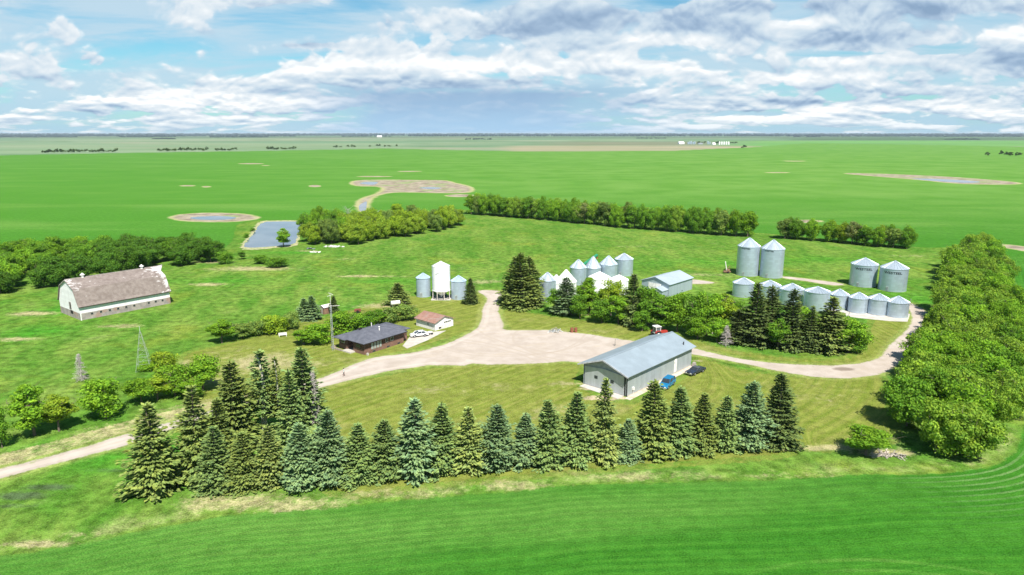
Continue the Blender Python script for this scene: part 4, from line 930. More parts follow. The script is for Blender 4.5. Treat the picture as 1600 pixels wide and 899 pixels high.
# ------------------------------------------------------------------ vehicles
RUBBER = weathered('tyre_rubber', (0.02, 0.02, 0.021), 0.85); RIM = weathered('steel_rim', (0.45, 0.46, 0.47), 0.35, 0.6); CHROME = weathered('chrome', (0.62, 0.62, 0.63), 0.2, 0.9); LAMP = weathered('lamp_glass', (0.7, 0.72, 0.72), 0.15)
REDLAMP = weathered('tail_lamp', (0.35, 0.02, 0.02), 0.2)
def car_paint(name, c, rough=0.25):
    m, g = newmat(name); n = g.noise(g.obj(), 2.0, 4, 0.6)
    g.out(g.principled(g.mix(g.ss(n, 0.4, 0.8)*0.3, c+(1,), tuple(min(1, x*1.15+0.02) for x in c)+(1,)), rough, 0.15, None, 0.5, Coat_Weight=0.5)); return m
def car(name, label, loc, rz, paint, kind, roofpaint=None):
    root = thing(name, label, 'car', loc, rz)
    if kind == 'suv': L, Wd, belt, top, wb, wr = 4.9, 1.92, 1.08, 1.80, 1.42, 0.37
    elif kind == 'sedan': L, Wd, belt, top, wb, wr = 5.3, 1.90, 0.92, 1.38, 1.50, 0.34
    else: L, Wd, belt, top, wb, wr = 4.5, 1.78, 0.92, 1.44, 1.30, 0.33
    h2 = L/2; w2 = Wd/2
    if kind == 'suv': prof = [(-h2, .42), (-h2-.02, .8), (-h2+.05, belt), (0.98, belt), (h2-.35, belt-.08), (h2-.06, belt-.26), (h2, .45)]; gh = [(-h2+.08, belt), (-h2+.28, top), (0.25, top), (1.02, belt)]
    elif kind == 'sedan': prof = [(-h2, .38), (-h2-.02, .75), (-h2+.12, belt-.02), (0.75, belt), (h2-.25, belt-.10), (h2-.03, belt-.22), (h2, .40)]; gh = [(-1.55, belt), (-0.95, top), (0.15, top), (0.85, belt)]
    else: prof = [(-h2, .38), (-h2+.02, .8), (-h2+.3, belt+.02), (0.9, belt), (h2-.3, belt-.16), (h2-.02, belt-.36), (h2, .36)]; gh = [(-1.75, belt), (-1.0, top), (0.2, top), (1.15, belt)]
    def arch(x): return [(x-wr*1.18, .40), (x-wr*0.85, .40+wr*.75), (x, .40+wr*1.0), (x+wr*0.85, .40+wr*.75), (x+wr*1.18, .40)]
    body = MB(); lower = [prof[0]]+arch(-wb)+arch(wb-0.02)+[prof[-1]]
    body.prism(prof[::-1]+[prof[0]][:0]+lower[1:-1], -w2, w2, 'y'); b = body.build('body', paint, root, bevel=0.06, smooth=False)
    # glasshouse: tapered so the roof is narrower than the belt line
    gl = MB(); t = 0.17; inn = w2-0.07
    lo = lambda x, s: (x, s*inn, belt-0.01); hi = lambda x, s: (x, s*(inn-t), top-0.03)
    a0, a1, a2, a3 = [q[0] for q in gh]
    pts = [lo(a0, -1), lo(a3, -1), hi(a2, -1), hi(a1, -1), lo(a0, 1), lo(a3, 1), hi(a2, 1), hi(a1, 1)]
    for q in ((0, 1, 2, 3), (5, 4, 7, 6), (1, 5, 6, 2), (4, 0, 3, 7), (3, 2, 6, 7), (0, 4, 5, 1)): gl.poly([pts[k] for k in q])
    gl.build('windows', GLASS, root)
    rp = MB(); e = inn-t+0.02; rp.prism([(a1-.05, top-.05), (a1+.1, top+.01), (a2-.1, top+.01), (a2+.06, top-.05)], -e, e, 'y'); rp.build('roof', roofpaint or paint, root, bevel=0.02)
    for s in (-1, 1):
        pl = MB()
        for (x0, x1) in ((a3, a2), (a0, a1), ((a0+a3)/2-.15, (a1+a2)/2-.1)) + (((a0*0.62+a3*.1), (a1*.7+a2*.02)),) * (kind == 'suv'):
            pl.tube((x0, s*(inn+.01), belt), (x1, s*(inn-t+.01), top-.02), 0.045, 0.04, 6)
        pl.build('pillar', roofpaint or paint, root)
        MB().box(h2-.03, s*(w2-.42)-.18, .58, h2+.02, s*(w2-.42)+.18, .74).build('headlight', LAMP, root)
        MB().box(-h2-.04, s*(w2-.3)-.15, .62, -h2+.02, s*(w2-.3)+.15, .84).build('tail_light', REDLAMP, root)
        MB().box(a3-.35, s*(w2+.02)-.06, belt-.02, a3-.2, s*(w2+.12)-.06+.1, belt+.1).build('mirror', paint, root)
    MB().box(h2-.08, -w2+.04, .38, h2+.09, w2-.04, .54).build('bumper', CHROME if kind == 'sedan' else GREY_TRIM if kind == 'suv' else paint, root, bevel=0.03)
    MB().box(-h2-.09, -w2+.04, .38, -h2+.08, w2-.04, .54).build('bumper', CHROME if kind == 'sedan' else GREY_TRIM if kind == 'suv' else paint, root, bevel=0.03)
    MB().box(h2-.02, -.45, .58, h2+.015, .45, .74).build('grille', DARK, root)
    for sx in (-wb, wb):
        for s in (-1, 1):
            y0, y1 = (s*(w2-.24), s*(w2-.02))
            wh = MB().tube((sx, y0, wr), (sx, y1, wr), wr, wr, 18).build('wheel', RUBBER, root)
            MB().tube((sx, y1, wr), (sx, y1+s*.015, wr), wr*.58, wr*.5, 14).build('rim', RIM, wh)
    return root
a = gp(1042, 604); car('suv', 'bright blue sport utility vehicle parked on the grass beside the steel workshop', (a[0], a[1], 0), R(236), car_paint('bright_blue_paint', (0.010, 0.19, 0.40)), 'suv')
a = gp(1086.5, 583); car('sedan', 'old dark navy sedan parked on the grass near the workshop back corner', (a[0], a[1], 0), R(222), car_paint('dark_navy_paint', (0.022, 0.030, 0.055)), 'sedan', car_paint('faded_vinyl_roof', (0.07, 0.075, 0.09), 0.6))
a = gp(655, 526); car('sedan', 'white car parked on the concrete pad between house and garage', (a[0], a[1], 0.06), R(200), car_paint('white_car_paint', (0.80, 0.80, 0.80)), 'hatch')
def tractor():
    X, Y = gp(1029, 527); root = thing('tractor', 'red farm tractor with a white cab parked behind the workshop ridge', 'tractor', (X, Y, 0.0), R(20))
    red = car_paint('tractor_red', (0.42, 0.035, 0.03), 0.4); wh = weathered('cab_white', (0.78, 0.77, 0.75), 0.4)
    MB().prism([(0.1, 0.95), (0.1, 1.75), (2.35, 1.60), (2.4, 0.95)], -0.4, 0.4, 'y').build('hood', red, root, bevel=0.05)
    MB().box(-1.3, -0.32, 0.6, 2.2, 0.32, 1.0).build('chassis', DARK, root)
    MB().box(2.4, -0.3, 1.05, 2.44, 0.3, 1.55).build('grille', DARK, root)
    c = MB()
    for x in (-1.25, 0.05):
        for y in (-0.72, 0.72): c.tube((x, y, 1.2), (x*0.92, y*0.93, 2.85), 0.06)
    c.box(-1.35, -0.75, 1.1, 0.1, 0.75, 1.35); c.build('cab_frame', wh, root)
    MB().box(-1.22, -0.66, 1.36, 0.0, 0.66, 2.8).build('cab_glass', weathered('cab_glass_tint', (0.10, 0.12, 0.13), 0.15), root)
    MB().prism([(-1.5, 2.82), (-1.45, 3.0), (0.15, 3.0), (0.35, 2.82)], -0.9, 0.9, 'y').build('cab_roof', wh, root, bevel=0.05)
    for s in (-1, 1):
        w_ = MB().tube((-0.75, s*0.78, 0.92), (-0.75, s*1.22, 0.92), 0.92, 0.92, 24).build('wheel', RUBBER, root); MB().tube((-0.75, s*1.22, 0.92), (-0.75, s*1.25, 0.92), 0.5, 0.45, 18).build('rim', wh, w_)
        w_ = MB().tube((1.9, s*0.55, 0.48), (1.9, s*0.82, 0.48), 0.48, 0.48, 20).build('wheel', RUBBER, root); MB().tube((1.9, s*0.82, 0.48), (1.9, s*0.84, 0.48), 0.26, 0.22, 16).build('rim', wh, w_)
        MB().prism([(-1.6, 1.5), (-1.2, 1.95), (-0.3, 1.95), (0.1, 1.5), (0.05, 1.42), (-0.32, 1.86), (-1.18, 1.86), (-1.55, 1.42)], s*0.76, s*1.25, 'y').build('fender', red, root)
    MB().tube((1.2, 0.25, 1.6), (1.2, 0.25, 2.7), 0.06).build('exhaust', DARK, root)
tractor()

# ------------------------------------------------------------------ small yard things
def drums():
    rust = weathered('rusty_drum', (0.24, 0.085, 0.05), 0.8, 0.1, 0.3, 4)
    for i, (px, lab) in enumerate(((893.5, 'rusty upright steel drum at the gravel edge, left of two'), (899.5, 'rusty upright steel drum at the gravel edge, right of two'))):
        X, Y = gp(px, 519.5-i*0.2); root = thing('steel_drum', lab, 'drum', (X, Y, 0), 0, 'rusty drums')
        MB().lathe([(0.02, 0), (0.32, 0), (0.32, 0.3), (0.34, 0.32), (0.32, 0.34), (0.32, 0.62), (0.34, 0.64), (0.32, 0.66), (0.32, 0.98), (0.28, 0.98), (0.28, 0.93), (0.02, 0.93)], 20).build('barrel', rust, root, rot=(0, 0, 0))
        root.scale = (1.25, 1.25, 1.2)
drums()
def rubble(name, label, cat, px, py, n, rx, ry, hz, mats, long=1.0, sz=0.5):
    X, Y = gp(px, py); root = thing(name, label, cat, (X, Y, 0)); rr = random.Random(int(px*7+py))
    groups = {}
    for i in range(n):
        m_ = mats[rr.randrange(len(mats))]; mb = groups.setdefault(m_.name, (MB(), m_))[0]
        t = rr.random()*2*PI; q = math.sqrt(rr.random()); cx, cy = rx*q*math.cos(t), ry*q*math.sin(t); z = hz*(1-q)*rr.random()
        a = Vector((cx, cy, z+0.1)); dv = Vector((rr.uniform(-1, 1), rr.uniform(-1, 1), rr.uniform(-.25, .45))).normalized()*sz*long*rr.uniform(.5, 1.2)
        mb.tube(tuple(a-dv), tuple(a+dv), sz*rr.uniform(.12, .3), sz*rr.uniform(.1, .25), 5)
    for i, (mb, m_) in enumerate(groups.values()): mb.build(['heap', 'scrap', 'board'][i % 3], m_, root)
rubble('scrap_pile', 'pale tangled scrap heap at the north edge of the gravel yard', 'scrap pile', 868, 519, 40, 1.7, 0.9, 1.2, [WHITE_TRIM, WOODGREY, STEELBAR], 1.6, 0.45)
rubble('brush_pile', 'pale pile of dead branches at the foot of the right windbreak', 'brush pile', 1388, 713, 44, 2.6, 0.9, 0.5, [WOODGREY, weathered('bleached_wood', (0.42, 0.36, 0.31), 0.9)], 3.0, 0.35)
rubble('rock_pile', 'long pile of white rocks beside the pond trees', 'rock pile', 522, 386, 60, 4.6, 1.3, 0.6, [WHITE_TRIM, weathered('grey_rock', (0.40, 0.38, 0.37), 0.9)], 0.7, 0.9)
rubble('rock_pile', 'small pile of pale rocks in front of the first pond tree', 'rock pile', 492, 394.5, 26, 2.6, 0.9, 0.5, [WHITE_TRIM, weathered('grey_rock_dull', (0.42, 0.38, 0.33), 0.9)], 0.7, 0.8)
rubble('scrap_pile', 'dark scrap heap at the pasture edge by the pond trees', 'scrap pile', 486, 389.5, 16, 1.8, 0.9, 0.8, [DARK, GREY_TRIM], 1.0, 0.8)
rubble('fallen_branch', 'fallen dead branches on the grass among grove trees', 'branches', 918, 493, 16, 2.4, 0.5, 0.3, [WOODGREY, weathered('tan_wood', (0.40, 0.27, 0.15), 0.9)], 3.0, 0.3)
def simple_shed(name, label, cat, px, py, rz, l, w_, h, zr, wall, roof):
    X, Y = gp(px, py); root = thing(name, label, cat, (X, Y, 0), rz)
    MB().prism([(-w_/2, 0), (-w_/2, h), (0, zr-.06), (w_/2, h), (w_/2, 0)], -l/2, l/2, 'x').build('wall', wall, root)
    for s in (-1, 1): MB().prism([(0, zr), (s*(w_/2+.2), h-.06), (s*(w_/2+.2), h+.04), (0, zr+.1)], -l/2-.2, l/2+.2, 'x').build('roof', roof, root)
    MB().box(-l/2-.04, -.4, 0, -l/2, .4, min(h, 1.9)).build('door', WOODGREY, root)
simple_shed('garden_shed', 'tiny brown shed with a white roof behind the antenna tower', 'shed', 510, 489.5, R(50), 2.8, 2.0, 2.0, 2.5, weathered('brown_boards', (0.22, 0.13, 0.09), 0.9), WHITE_TRIM)
def tank(px, py, label):
    X, Y = gp(px, py); root = thing('fuel_tank', label, 'tank', (X, Y, 0), R(25))
    b = MB(); b.tube((-1.3, 0, 1.5), (1.3, 0, 1.5), 0.62, 0.62, 20); b.build('tank', WHITE_TRIM, root)
    for x in (-0.9, 0.9):
        for s in (-1, 1): MB().tube((x, s*.55, 0), (x, s*.35, 1.1), 0.05).build('leg', GREY_TRIM, root)
tank(618, 481, 'white fuel tank on a stand between the spruce and bushes by the house')
def bench():
    X, Y = gp(442, 526); root = thing('garden_bench', 'small white garden bench on the mown lawn by the hedge', 'bench', (X, Y, 0), R(20))
    s = MB(); s.box(-1.0, -0.3, 0.42, 1.0, 0.25, 0.50); s.build('seat', WHITE_TRIM, root); MB().box(-1.0, 0.22, 0.55, 1.0, 0.30, 0.95).build('backrest', WHITE_TRIM, root)
    for x in (-.85, .85): MB().box(x-.05, -.25, 0, x+.05, .28, .42).build('leg', WHITE_TRIM, root)
bench()
def quad_bike():
    X, Y = gp(671.5, 523); root = thing('utility_cart', 'small pale utility cart beside the white car and garage', 'cart', (X, Y, .06), R(30))
    MB().box(-.6, -.4, .4, .6, .4, .75).build('bed', WHITE_TRIM, root)
    for x in (-.45, .45):
        for s in (-1, 1): MB().tube((x, s*.38, .26), (x, s*.52, .26), .26, .26, 14).build('wheel', RUBBER, root)
    MB().tube((.6, 0, .6), (1.0, 0, 1.05), .04).build('handle', GREY_TRIM, root)
quad_bike()
def old_implement():
    X, Y = gp(559, 489); root = thing('farm_implement', 'small rusty red implement in the dry grass behind the house hedge', 'implement', (X, Y, 0), R(15))
    MB().box(-.9, -.5, .5, .9, .5, 1.1).build('box', weathered('implement_red', (0.20, 0.06, 0.04), .8), root)
    for s in (-1, 1): MB().tube((0, s*.6, .45), (0, s*.75, .45), .45, .45, 16).build('wheel', DARK, root)
    MB().tube((.9, 0, .6), (2.2, 0, .4), .06).build('drawbar', DARK, root)
old_implement()

# ------------------------------------------------------------------ person on the lane
def person():
    X, Y = gp(537.5, 588); root_loc = (X, Y, 0.022)
    V = []; E = []; Rr = []
    def v(x, y, z, r, par=None):
        V.append((x, y, z)); Rr.append(r); i = len(V)-1
        if par is not None: E.append((par, i))
        return i
    pel = v(0, 0, .96, .135); w1 = v(0.01, 0, 1.10, .125, pel); ch = v(0.02, 0, 1.30, .15, w1); sh = v(0.01, 0, 1.43, .11, ch); nk = v(0.02, 0, 1.52, .055, sh); hd0 = v(0.035, 0, 1.60, .085, nk); hd1 = v(0.03, 0, 1.70, .092, hd0); v(0.02, 0, 1.77, .06, hd1)
    ns = v(0.135, 0, 1.655, .016, hd1)
    for s in (-1, 1):
        st = 0.22*s
        hp = v(0.0, s*.10, .90, .10, pel); kn = v(st*.6+.04, s*.105, .50, .062, hp); an_ = v(st-.04 if s > 0 else st-.06, s*.105, .09, .042, kn); ft = v(st+.12 if s > 0 else st+.10, s*.115, .04, .04, an_)
        so_ = v(0.0, s*.20, 1.40, .062, sh); el = v(-st*.35-.03, s*.25, 1.13, .046, so_); wr = v(-st*.7+.06, s*.24, .90, .033, el); pm = v(-st*.75+.08, s*.24, .83, .036, wr)
        for k, (dx_, ln) in enumerate(((.030, .072), (.011, .082), (-.009, .076), (-.027, .060))):
            q = v(V[pm][0]+dx_, s*.24, .795, .010, pm); q2 = v(V[pm][0]+dx_*1.1+.01, s*.235, .795-ln*.5, .009, q); v(V[pm][0]+dx_*1.1+.025, s*.225, .795-ln, .008, q2)
        q = v(V[pm][0]+.035, s*.215, .845, .011, pm); v(V[pm][0]+.055, s*.20, .80, .009, q)
    me = bpy.data.meshes.new('person'); me.from_pydata(V, E, [])
    o = bpy.data.objects.new('person', me); COL.objects.link(o); o.location = root_loc; o.rotation_euler = (0, 0, R(215))
    md = o.modifiers.new('skin', 'SKIN'); md.use_smooth_shade = True
    me.skin_vertices[0].data[0].use_root = True
    for i, r in enumerate(Rr): me.skin_vertices[0].data[i].radius = (r, r)
    sb = o.modifiers.new('subdivision', 'SUBSURF'); sb.levels = 2; sb.render_levels = 2
    m, g = newmat('clothes_and_skin'); p = g.obj(); X_, Y_, Z_ = g.sep(p); ay = g.m('ABSOLUTE', Y_)
    c = g.mix(g.ss(Z_, .93, .95), (0.035, 0.04, 0.05, 1), (0.50, 0.53, 0.52, 1))
    c = g.mix(g.ss(Z_, .52, .50), c, (0.42, 0.25, 0.18, 1)); c = g.mix(g.ss(Z_, .12, .10), c, (0.05, 0.05, 0.06, 1)); c = g.mix(g.ss(Z_, 1.475, 1.485), c, (0.42, 0.25, 0.18, 1))
    c = g.mix(g.ss(ay, .205, .215)*g.ss(Z_, 1.16, 1.15), c, (0.42, 0.25, 0.18, 1))
    g.out(g.principled(c, .8)); me.materials.append(m)
    hr = MB().lathe([(.118, 1.655), (.121, 1.70), (.105, 1.765), (.06, 1.805), (.005, 1.815)], 20).build('hair', weathered('dark_hair', (.02, .015, .012), .6), o, (-.002, 0, 0), smooth=True); hr.scale = (1, .92, 1); hr.location = (-.005, 0, 0)
    eyes = MB()
    for s in (-1, 1): eyes.lathe([(.002, -.012), (.012, 0), (.002, .012)], 8, (0.112, s*.035))
    eyes.build('eyes', DARK, o, (0, 0, 1.672))
    MB().box(.112, -.025, 1.605, .12, .025, 1.613).build('mouth', weathered('lips', (.3, .12, .1), .6), o)
    tag(o, 'person in a pale top and dark shorts walking along the gravel lane', 'person')
person()

# ------------------------------------------------------------------ foliage
def leaf_mat(name, trans=0.28, rough_noise=1.1, warm=(1.25, 1.12, 0.75), cool=(0.78, 0.90, 0.85)):
    m, g = newmat(name); p = g.obj(); base = g.info('Color'); rnd = g.attr('rnd')
    n = g.noise(g.vec('ADD', p, g.comb(g.info('Random')*37.0, g.info('Random')*11.0, 0.0)), rough_noise, 3, 0.6)
    c = g.mix(1.0, base, g.mix(g.ss(n, 0.3, 0.7), cool, warm), 'MULTIPLY')
    c = g.mix(1.0, c, g.mix(rnd, (0.68, 0.70, 0.66, 1), (1.35, 1.32, 1.25, 1)), 'MULTIPLY')
    d = g.n.new('ShaderNodeBsdfDiffuse'); g.put(d.inputs[0], c); t = g.n.new('ShaderNodeBsdfTranslucent'); g.put(t.inputs[0], g.mix(1.0, c, (1.15, 1.25, 0.6, 1), 'MULTIPLY'))
    mx_ = g.n.new('ShaderNodeMixShader'); mx_.inputs[0].default_value = trans
    g.l.new(d.outputs[0], mx_.inputs[1]); g.l.new(t.outputs[0], mx_.inputs[2]); g.out(S(g, mx_.outputs[0])); return m
NEEDLE = leaf_mat('spruce_needles', 0.12, 1.6, (1.22, 1.12, 0.85), (0.80, 0.90, 0.95)); LEAF = leaf_mat('broad_leaves', 0.36)
BARK = weathered('bark', (0.13, 0.10, 0.08), 0.95, var=0.35, scale=6); PALEBARK = weathered('pale_bark', (0.50, 0.46, 0.40), 0.9, var=0.25, scale=5)
def unit(a): return a/np.maximum(np.linalg.norm(a, axis=-1, keepdims=True), 1e-9)
def leaf_mesh(name, C, A, B, l, w, rnd, mat, cup=0.0):
    """one rhombus per leaf cluster; A long axis, B side axis"""
    l = l[:, None]; w = w[:, None]; Nn = np.cross(A, B)*cup
    V = np.stack([C-A*l*.5, C+B*w*.5+Nn*w, C+A*l*.5, C-B*w*.5+Nn*w], 1).reshape(-1, 3)
    n = len(C); Fq = np.arange(4*n).reshape(n, 4)
    me = mesh_np(name, V, Fq, mat); a = me.attributes.new('rnd', 'FLOAT', 'POINT'); a.data.foreach_set('value', np.repeat(rnd, 4).astype(np.float32))
    return me
def spruce_mesh(seed, h=12.0, r=2.7, droop=0.22, dens=1.0, bare=0.03, thin=1.0):
    q = np.random.default_rng(seed); C, A, B, Ls, Ws = [], [], [], [], []
    z = h*bare+0.1; lump = q.random(40)
    while z < h-0.25:
        f = z/h; rz = r*((1-f)**0.68)*(0.95+0.09*math.sin(z*2.3+seed))+0.12
        if f < 0.12 and bare < .1: rz *= 0.80+1.6*f
        nb = max(6, int(2*PI*rz/0.46*dens)); off = q.random()*6.28
        for k in range(nb):
            t = off+2*PI*k/nb+q.normal(0, .12); L = rz*q.uniform(.68, 1.12)*(0.78+.44*lump[int((t % 6.283)/6.283*8)+int(f*4)*8 if f < .99 else 0])
            if q.random() < 0.06*thin: continue
            out = np.array([math.cos(t), math.sin(t), 0]); side = np.array([-math.sin(t), math.cos(t), 0])
            up = 0.16+0.50*f*f; ns = max(2, int(L/0.34))
            for j in range(ns):
                s = L*(0.22+0.78*(j+q.random()*.8)/ns); dzv = up*s-droop*(s**1.7)*(1-f*.8)+0.10*max(0, s-L*.75)
                hw = 0.16+0.30*(L-s)*.6+.08
                for m_ in range(4 if s > L*.35 else 2):
                    lat = q.uniform(-1, 1)*hw
                    slope = up-droop*1.7*(s**.7)*(1-f*.8)
                    a = out*1.0+side*lat*1.1+np.array([0, 0, slope+q.normal(0, .16)]); b = side+out*q.normal(0, .3)+np.array([0, 0, q.normal(0, .32)])
                    C.append(out*s+side*lat+np.array([0, 0, z+dzv+q.normal(0, .06)-abs(lat)*.15])); A.append(a); B.append(b)
                    Ls.append(q.uniform(.30, .54)); Ws.append(q.uniform(.15, .27))
        z += 0.68*q.uniform(.8, 1.2)*(1-.45*f)
    for k in range(14):                                   # leader shoot
        t = q.random()*6.28; zz = h-0.9+0.95*k/14; C.append(np.array([.07*math.cos(t), .07*math.sin(t), zz])); A.append(np.array([math.cos(t)*.5, math.sin(t)*.5, 1.0])); B.append(np.array([-math.sin(t), math.cos(t), 0])); Ls.append(.38); Ws.append(.14)
    C, A, B = np.array(C), unit(np.array(A)), np.array(B); B = unit(B-A*(A*B).sum(1, keepdims=True))
    return leaf_mesh('crown', C, A, B, np.array(Ls), np.array(Ws), q.random(len(C)), NEEDLE, 0.18)
def trunk_mesh(name, h, r, limbs, mat, seed):
    q = random.Random(seed); mb = MB(); prev = Vector((0, 0, -.2)); n = 4
    for i in range(n):
        nx = Vector((q.uniform(-.12, .12)*h*.12*(i > 0), q.uniform(-.12, .12)*h*.12*(i > 0), h*(i+1)/n))
        mb.tube(tuple(prev), tuple(nx), r*(1-.8*i/n), r*(1-.8*(i+1)/n), 7); prev = nx
    for k in range(limbs):
        z = h*q.uniform(.3, .85); t = q.random()*6.28; ln = h*q.uniform(.18, .38)
        e = Vector((ln*math.cos(t), ln*math.sin(t), z+ln*q.uniform(.5, 1.1))); mb.tube((0, 0, z), tuple(e), r*.42, r*.14, 5)
        for _ in range(2):
            e2 = e+Vector((q.uniform(-1, 1), q.uniform(-1, 1), q.uniform(.2, 1)))*ln*.5; mb.tube(tuple(e), tuple(e2), r*.15, r*.05, 4)
    me = bpy.data.meshes.new(name); me.from_pydata(mb.v, [], mb.f); me.materials.append(mat); return me
def leafy_mesh(seed, h=9.0, r=3.0, low=0.22, nblob=20, per=150, size=0.42, fill=1.0, top=1.0, ragged=0.25):
    q = np.random.default_rng(seed); C, A, B, Ls, Ws = [], [], [], [], []
    zc = h*(low+1)*.48; hz_ = h*(1-low)/2
    for k in range(nblob):
        d_ = unit(q.normal(0, 1, 3)); rad = q.random()**.45*.78
        c = np.array([d_[0]*r*rad, d_[1]*r*rad, zc+d_[2]*hz_*rad])
        f = (c[2]-zc)/hz_; wid = math.sqrt(max(0.12, 1-(max(f, 0)*top)**2)); c[:2] *= wid
        br = min(r, 3.2)*q.uniform(.28, .48); nn = int(per*q.uniform(.6, 1.3)*fill)
        n_ = unit(q.normal(0, 1, (nn, 3))+np.array([0, 0, .30])); rr_ = br*(q.random((nn, 1))**.35)*(1+ragged*q.normal(0, .4, (nn, 1)))
        P = c+n_*rr_*np.array([1, 1, .8]); P[:, 2] = np.maximum(P[:, 2], h*low*.5)
        nor = unit(n_+q.normal(0, .55, (nn, 3))); a = unit(np.cross(nor, q.normal(0, 1, (nn, 3)))); b = np.cross(nor, a)
        C.append(P); A.append(a); B.append(b); Ls.append(size*q.uniform(.7, 1.5, nn)); Ws.append(size*q.uniform(.5, 1.0, nn))
    C = np.concatenate(C)
    return leaf_mesh('crown', C, np.concatenate(A), np.concatenate(B), np.concatenate(Ls), np.concatenate(Ws), q.random(len(C)), LEAF, 0.12)

SPR = [(spruce_mesh(1, 12, 2.7, .12), 12, 2.7), (spruce_mesh(2, 12, 2.4, .15), 12, 2.4), (spruce_mesh(3, 12, 3.0, .09, 1.05), 12, 3.0), (spruce_mesh(4, 12, 2.2, .22, .95, .03, 2.0), 12, 2.2),
       (spruce_mesh(5, 12, 2.0, .16, .75, .30, 3.0), 12, 2.0), (spruce_mesh(6, 7, 2.6, .14, 1.1), 7, 2.6), (spruce_mesh(8, 12, 2.6, .13, 1.0), 12, 2.6)]
SPT = [trunk_mesh('trunk', h*.97, .24 if i == 4 else .19, 0, PALEBARK if i == 4 else BARK, i) for i, (_, h, _) in enumerate(SPR)]
DEC = [(leafy_mesh(21, 9, 3.0, .10, 26, 230, .34), 9, 3.0), (leafy_mesh(22, 9, 2.7, .06, 26, 230, .32, 1, .9), 9, 2.7), (leafy_mesh(23, 9, 3.2, .10, 30, 210, .35, 1, .8, .4), 9, 3.2),
       (leafy_mesh(24, 10, 2.2, .0, 28, 190, .32, 1, .9), 10, 2.2), (leafy_mesh(25, 4, 2.4, .0, 22, 180, .28, 1, .7), 4, 2.4), (leafy_mesh(26, 9, 2.6, .10, 20, 150, .33, .8, .9, .5), 9, 2.6), (leafy_mesh(27, 9.5, 2.9, .0, 34, 190, .35, 1, .9), 9.5, 2.9),
       (leafy_mesh(31, 9.5, 5.0, .0, 58, 210, .36, 1, .62, .3), 9.5, 5.0), (leafy_mesh(32, 9.5, 5.2, .0, 62, 200, .36, 1, .55, .35), 9.5, 5.2), (leafy_mesh(33, 9.5, 4.6, .0, 54, 210, .34, 1, .7, .3), 9.5, 4.6)]
DET = [trunk_mesh('trunk', h*.75, .17 if h > 5 else .09, 7, BARK, 50+i) for i, (_, h, _) in enumerate(DEC)]
def plant(name, label, cat, X, Y, h, width, proto, trunk, color, group, rz=None):
    me, ph, pr = proto; root = bpy.data.objects.new(name, None); COL.objects.link(root)
    root.location = (X, Y, 0); root.rotation_euler = (random.uniform(-.03, .03), random.uniform(-.03, .03), random.random()*6.28 if rz is None else rz)
    s = h/ph; w_ = width/2/pr; root.scale = (w_, w_, s); root.empty_display_size = .3
    for nm, data in (('trunk', trunk), ('crown', me)):
        o = bpy.data.objects.new(nm, data); COL.objects.link(o); o.parent = root
        if nm == 'crown': o.color = tuple(color)+(1,)
    return tag(root, label, cat, group)
OLIVE, BLUE, DKG, MIDG, YEL = (0.205, 0.270, 0.082), (0.205, 0.310, 0.160), (0.135, 0.190, 0.068), (0.195, 0.285, 0.105), (0.245, 0.310, 0.105)
CN = {OLIVE: 'olive-green', BLUE: 'blue-green', DKG: 'dark green', MIDG: 'mid-green', YEL: 'yellowish'}
def spruce(px, pb, pt, wpx, col, label, group, proto=None, name='spruce_tree'):
    X, Y = gp(px, pb); w_ = wpx*mpp(X, Y)*1.36; X, Y = back(X, Y, w_*0.36); h = zat(X, Y, pt)
    j = random.choice([0, 1, 2, 6]) if proto is None else proto
    jit = random.uniform(.9, 1.1); c = tuple(v*jit for v in col)
    return plant(name, label, 'tree', X, Y, h, w_, SPR[j], SPT[j], c, group)
def size_word(h): return 'tall' if h > 62 else 'short' if h < 0 else ''
row = [(518, 768, 641, 66, BLUE, 2), (562, 764, 661, 58, MIDG, 0), (606, 757, 655, 62, MIDG, 2), (650, 760, 622, 66, BLUE, 3), (692, 750, 629, 56, MIDG, 1), (736, 747, 637, 50, YEL, 3), (776, 745, 632, 62, BLUE, 2), (822, 736, 645, 48, BLUE, 1), (859, 737, 624, 54, MIDG, 0),
       (899, 732, 612, 58, MIDG, 0), (942, 730, 590, 46, YEL, 3), (980, 725, 655, 46, BLUE, 0), (1017, 722, 594, 60, OLIVE, 1), (1056, 718, 604, 56, MIDG, 6), (1097, 713, 614, 50, OLIVE, 0), (1131, 711, 616, 42, MIDG, 1), (1168, 709, 595, 62, BLUE, 2), (1213, 708, 584, 62, DKG, 6)]
for i, (x, b, t, wd, c, pr) in enumerate(row):
    spruce(x, b, t, wd, c, '%s spruce, %s from the left in the front row along the green crop' % (CN[c], ORD[i]), 'front row of spruces along the crop', pr)
cl = [(243, 786, 632, 74, OLIVE, 3, 'lone ragged olive spruce standing left of the spruce cluster by the lane'), (310, 758, 603, 60, OLIVE, 3, 'tall ragged olive spruce at the left end of the cluster'), (341, 776, 667, 56, MIDG, 0, 'short mid-green spruce at the front left of the cluster'),
      (385, 773, 676, 54, OLIVE, 0, 'short olive spruce with dense tiers, second in front of the cluster'), (426, 771, 664, 50, YEL, 1, 'yellowish spruce, third in front of the cluster'), (472, 772, 661, 62, BLUE, 2, 'blue-green spruce at the front right of the cluster'),
      (346, 742, 622, 56, OLIVE, 6, 'olive spruce in the middle of the cluster behind the short ones'), (371, 716, 562, 74, OLIVE, 6, 'tall pointed olive spruce rising behind the cluster middle'), (416, 697, 546, 66, MIDG, 4, 'tall spruce with a bare lower trunk in the cluster'), (442, 692, 557, 36, OLIVE, 4, 'thin tall spruce with a bare trunk next to the tallest one'),
      (479, 700, 543, 76, MIDG, 0, 'tallest dense spruce at the right end of the cluster'), (462, 712, 575, 44, MIDG, 1, 'narrow spruce leaning against the tallest dense one')]
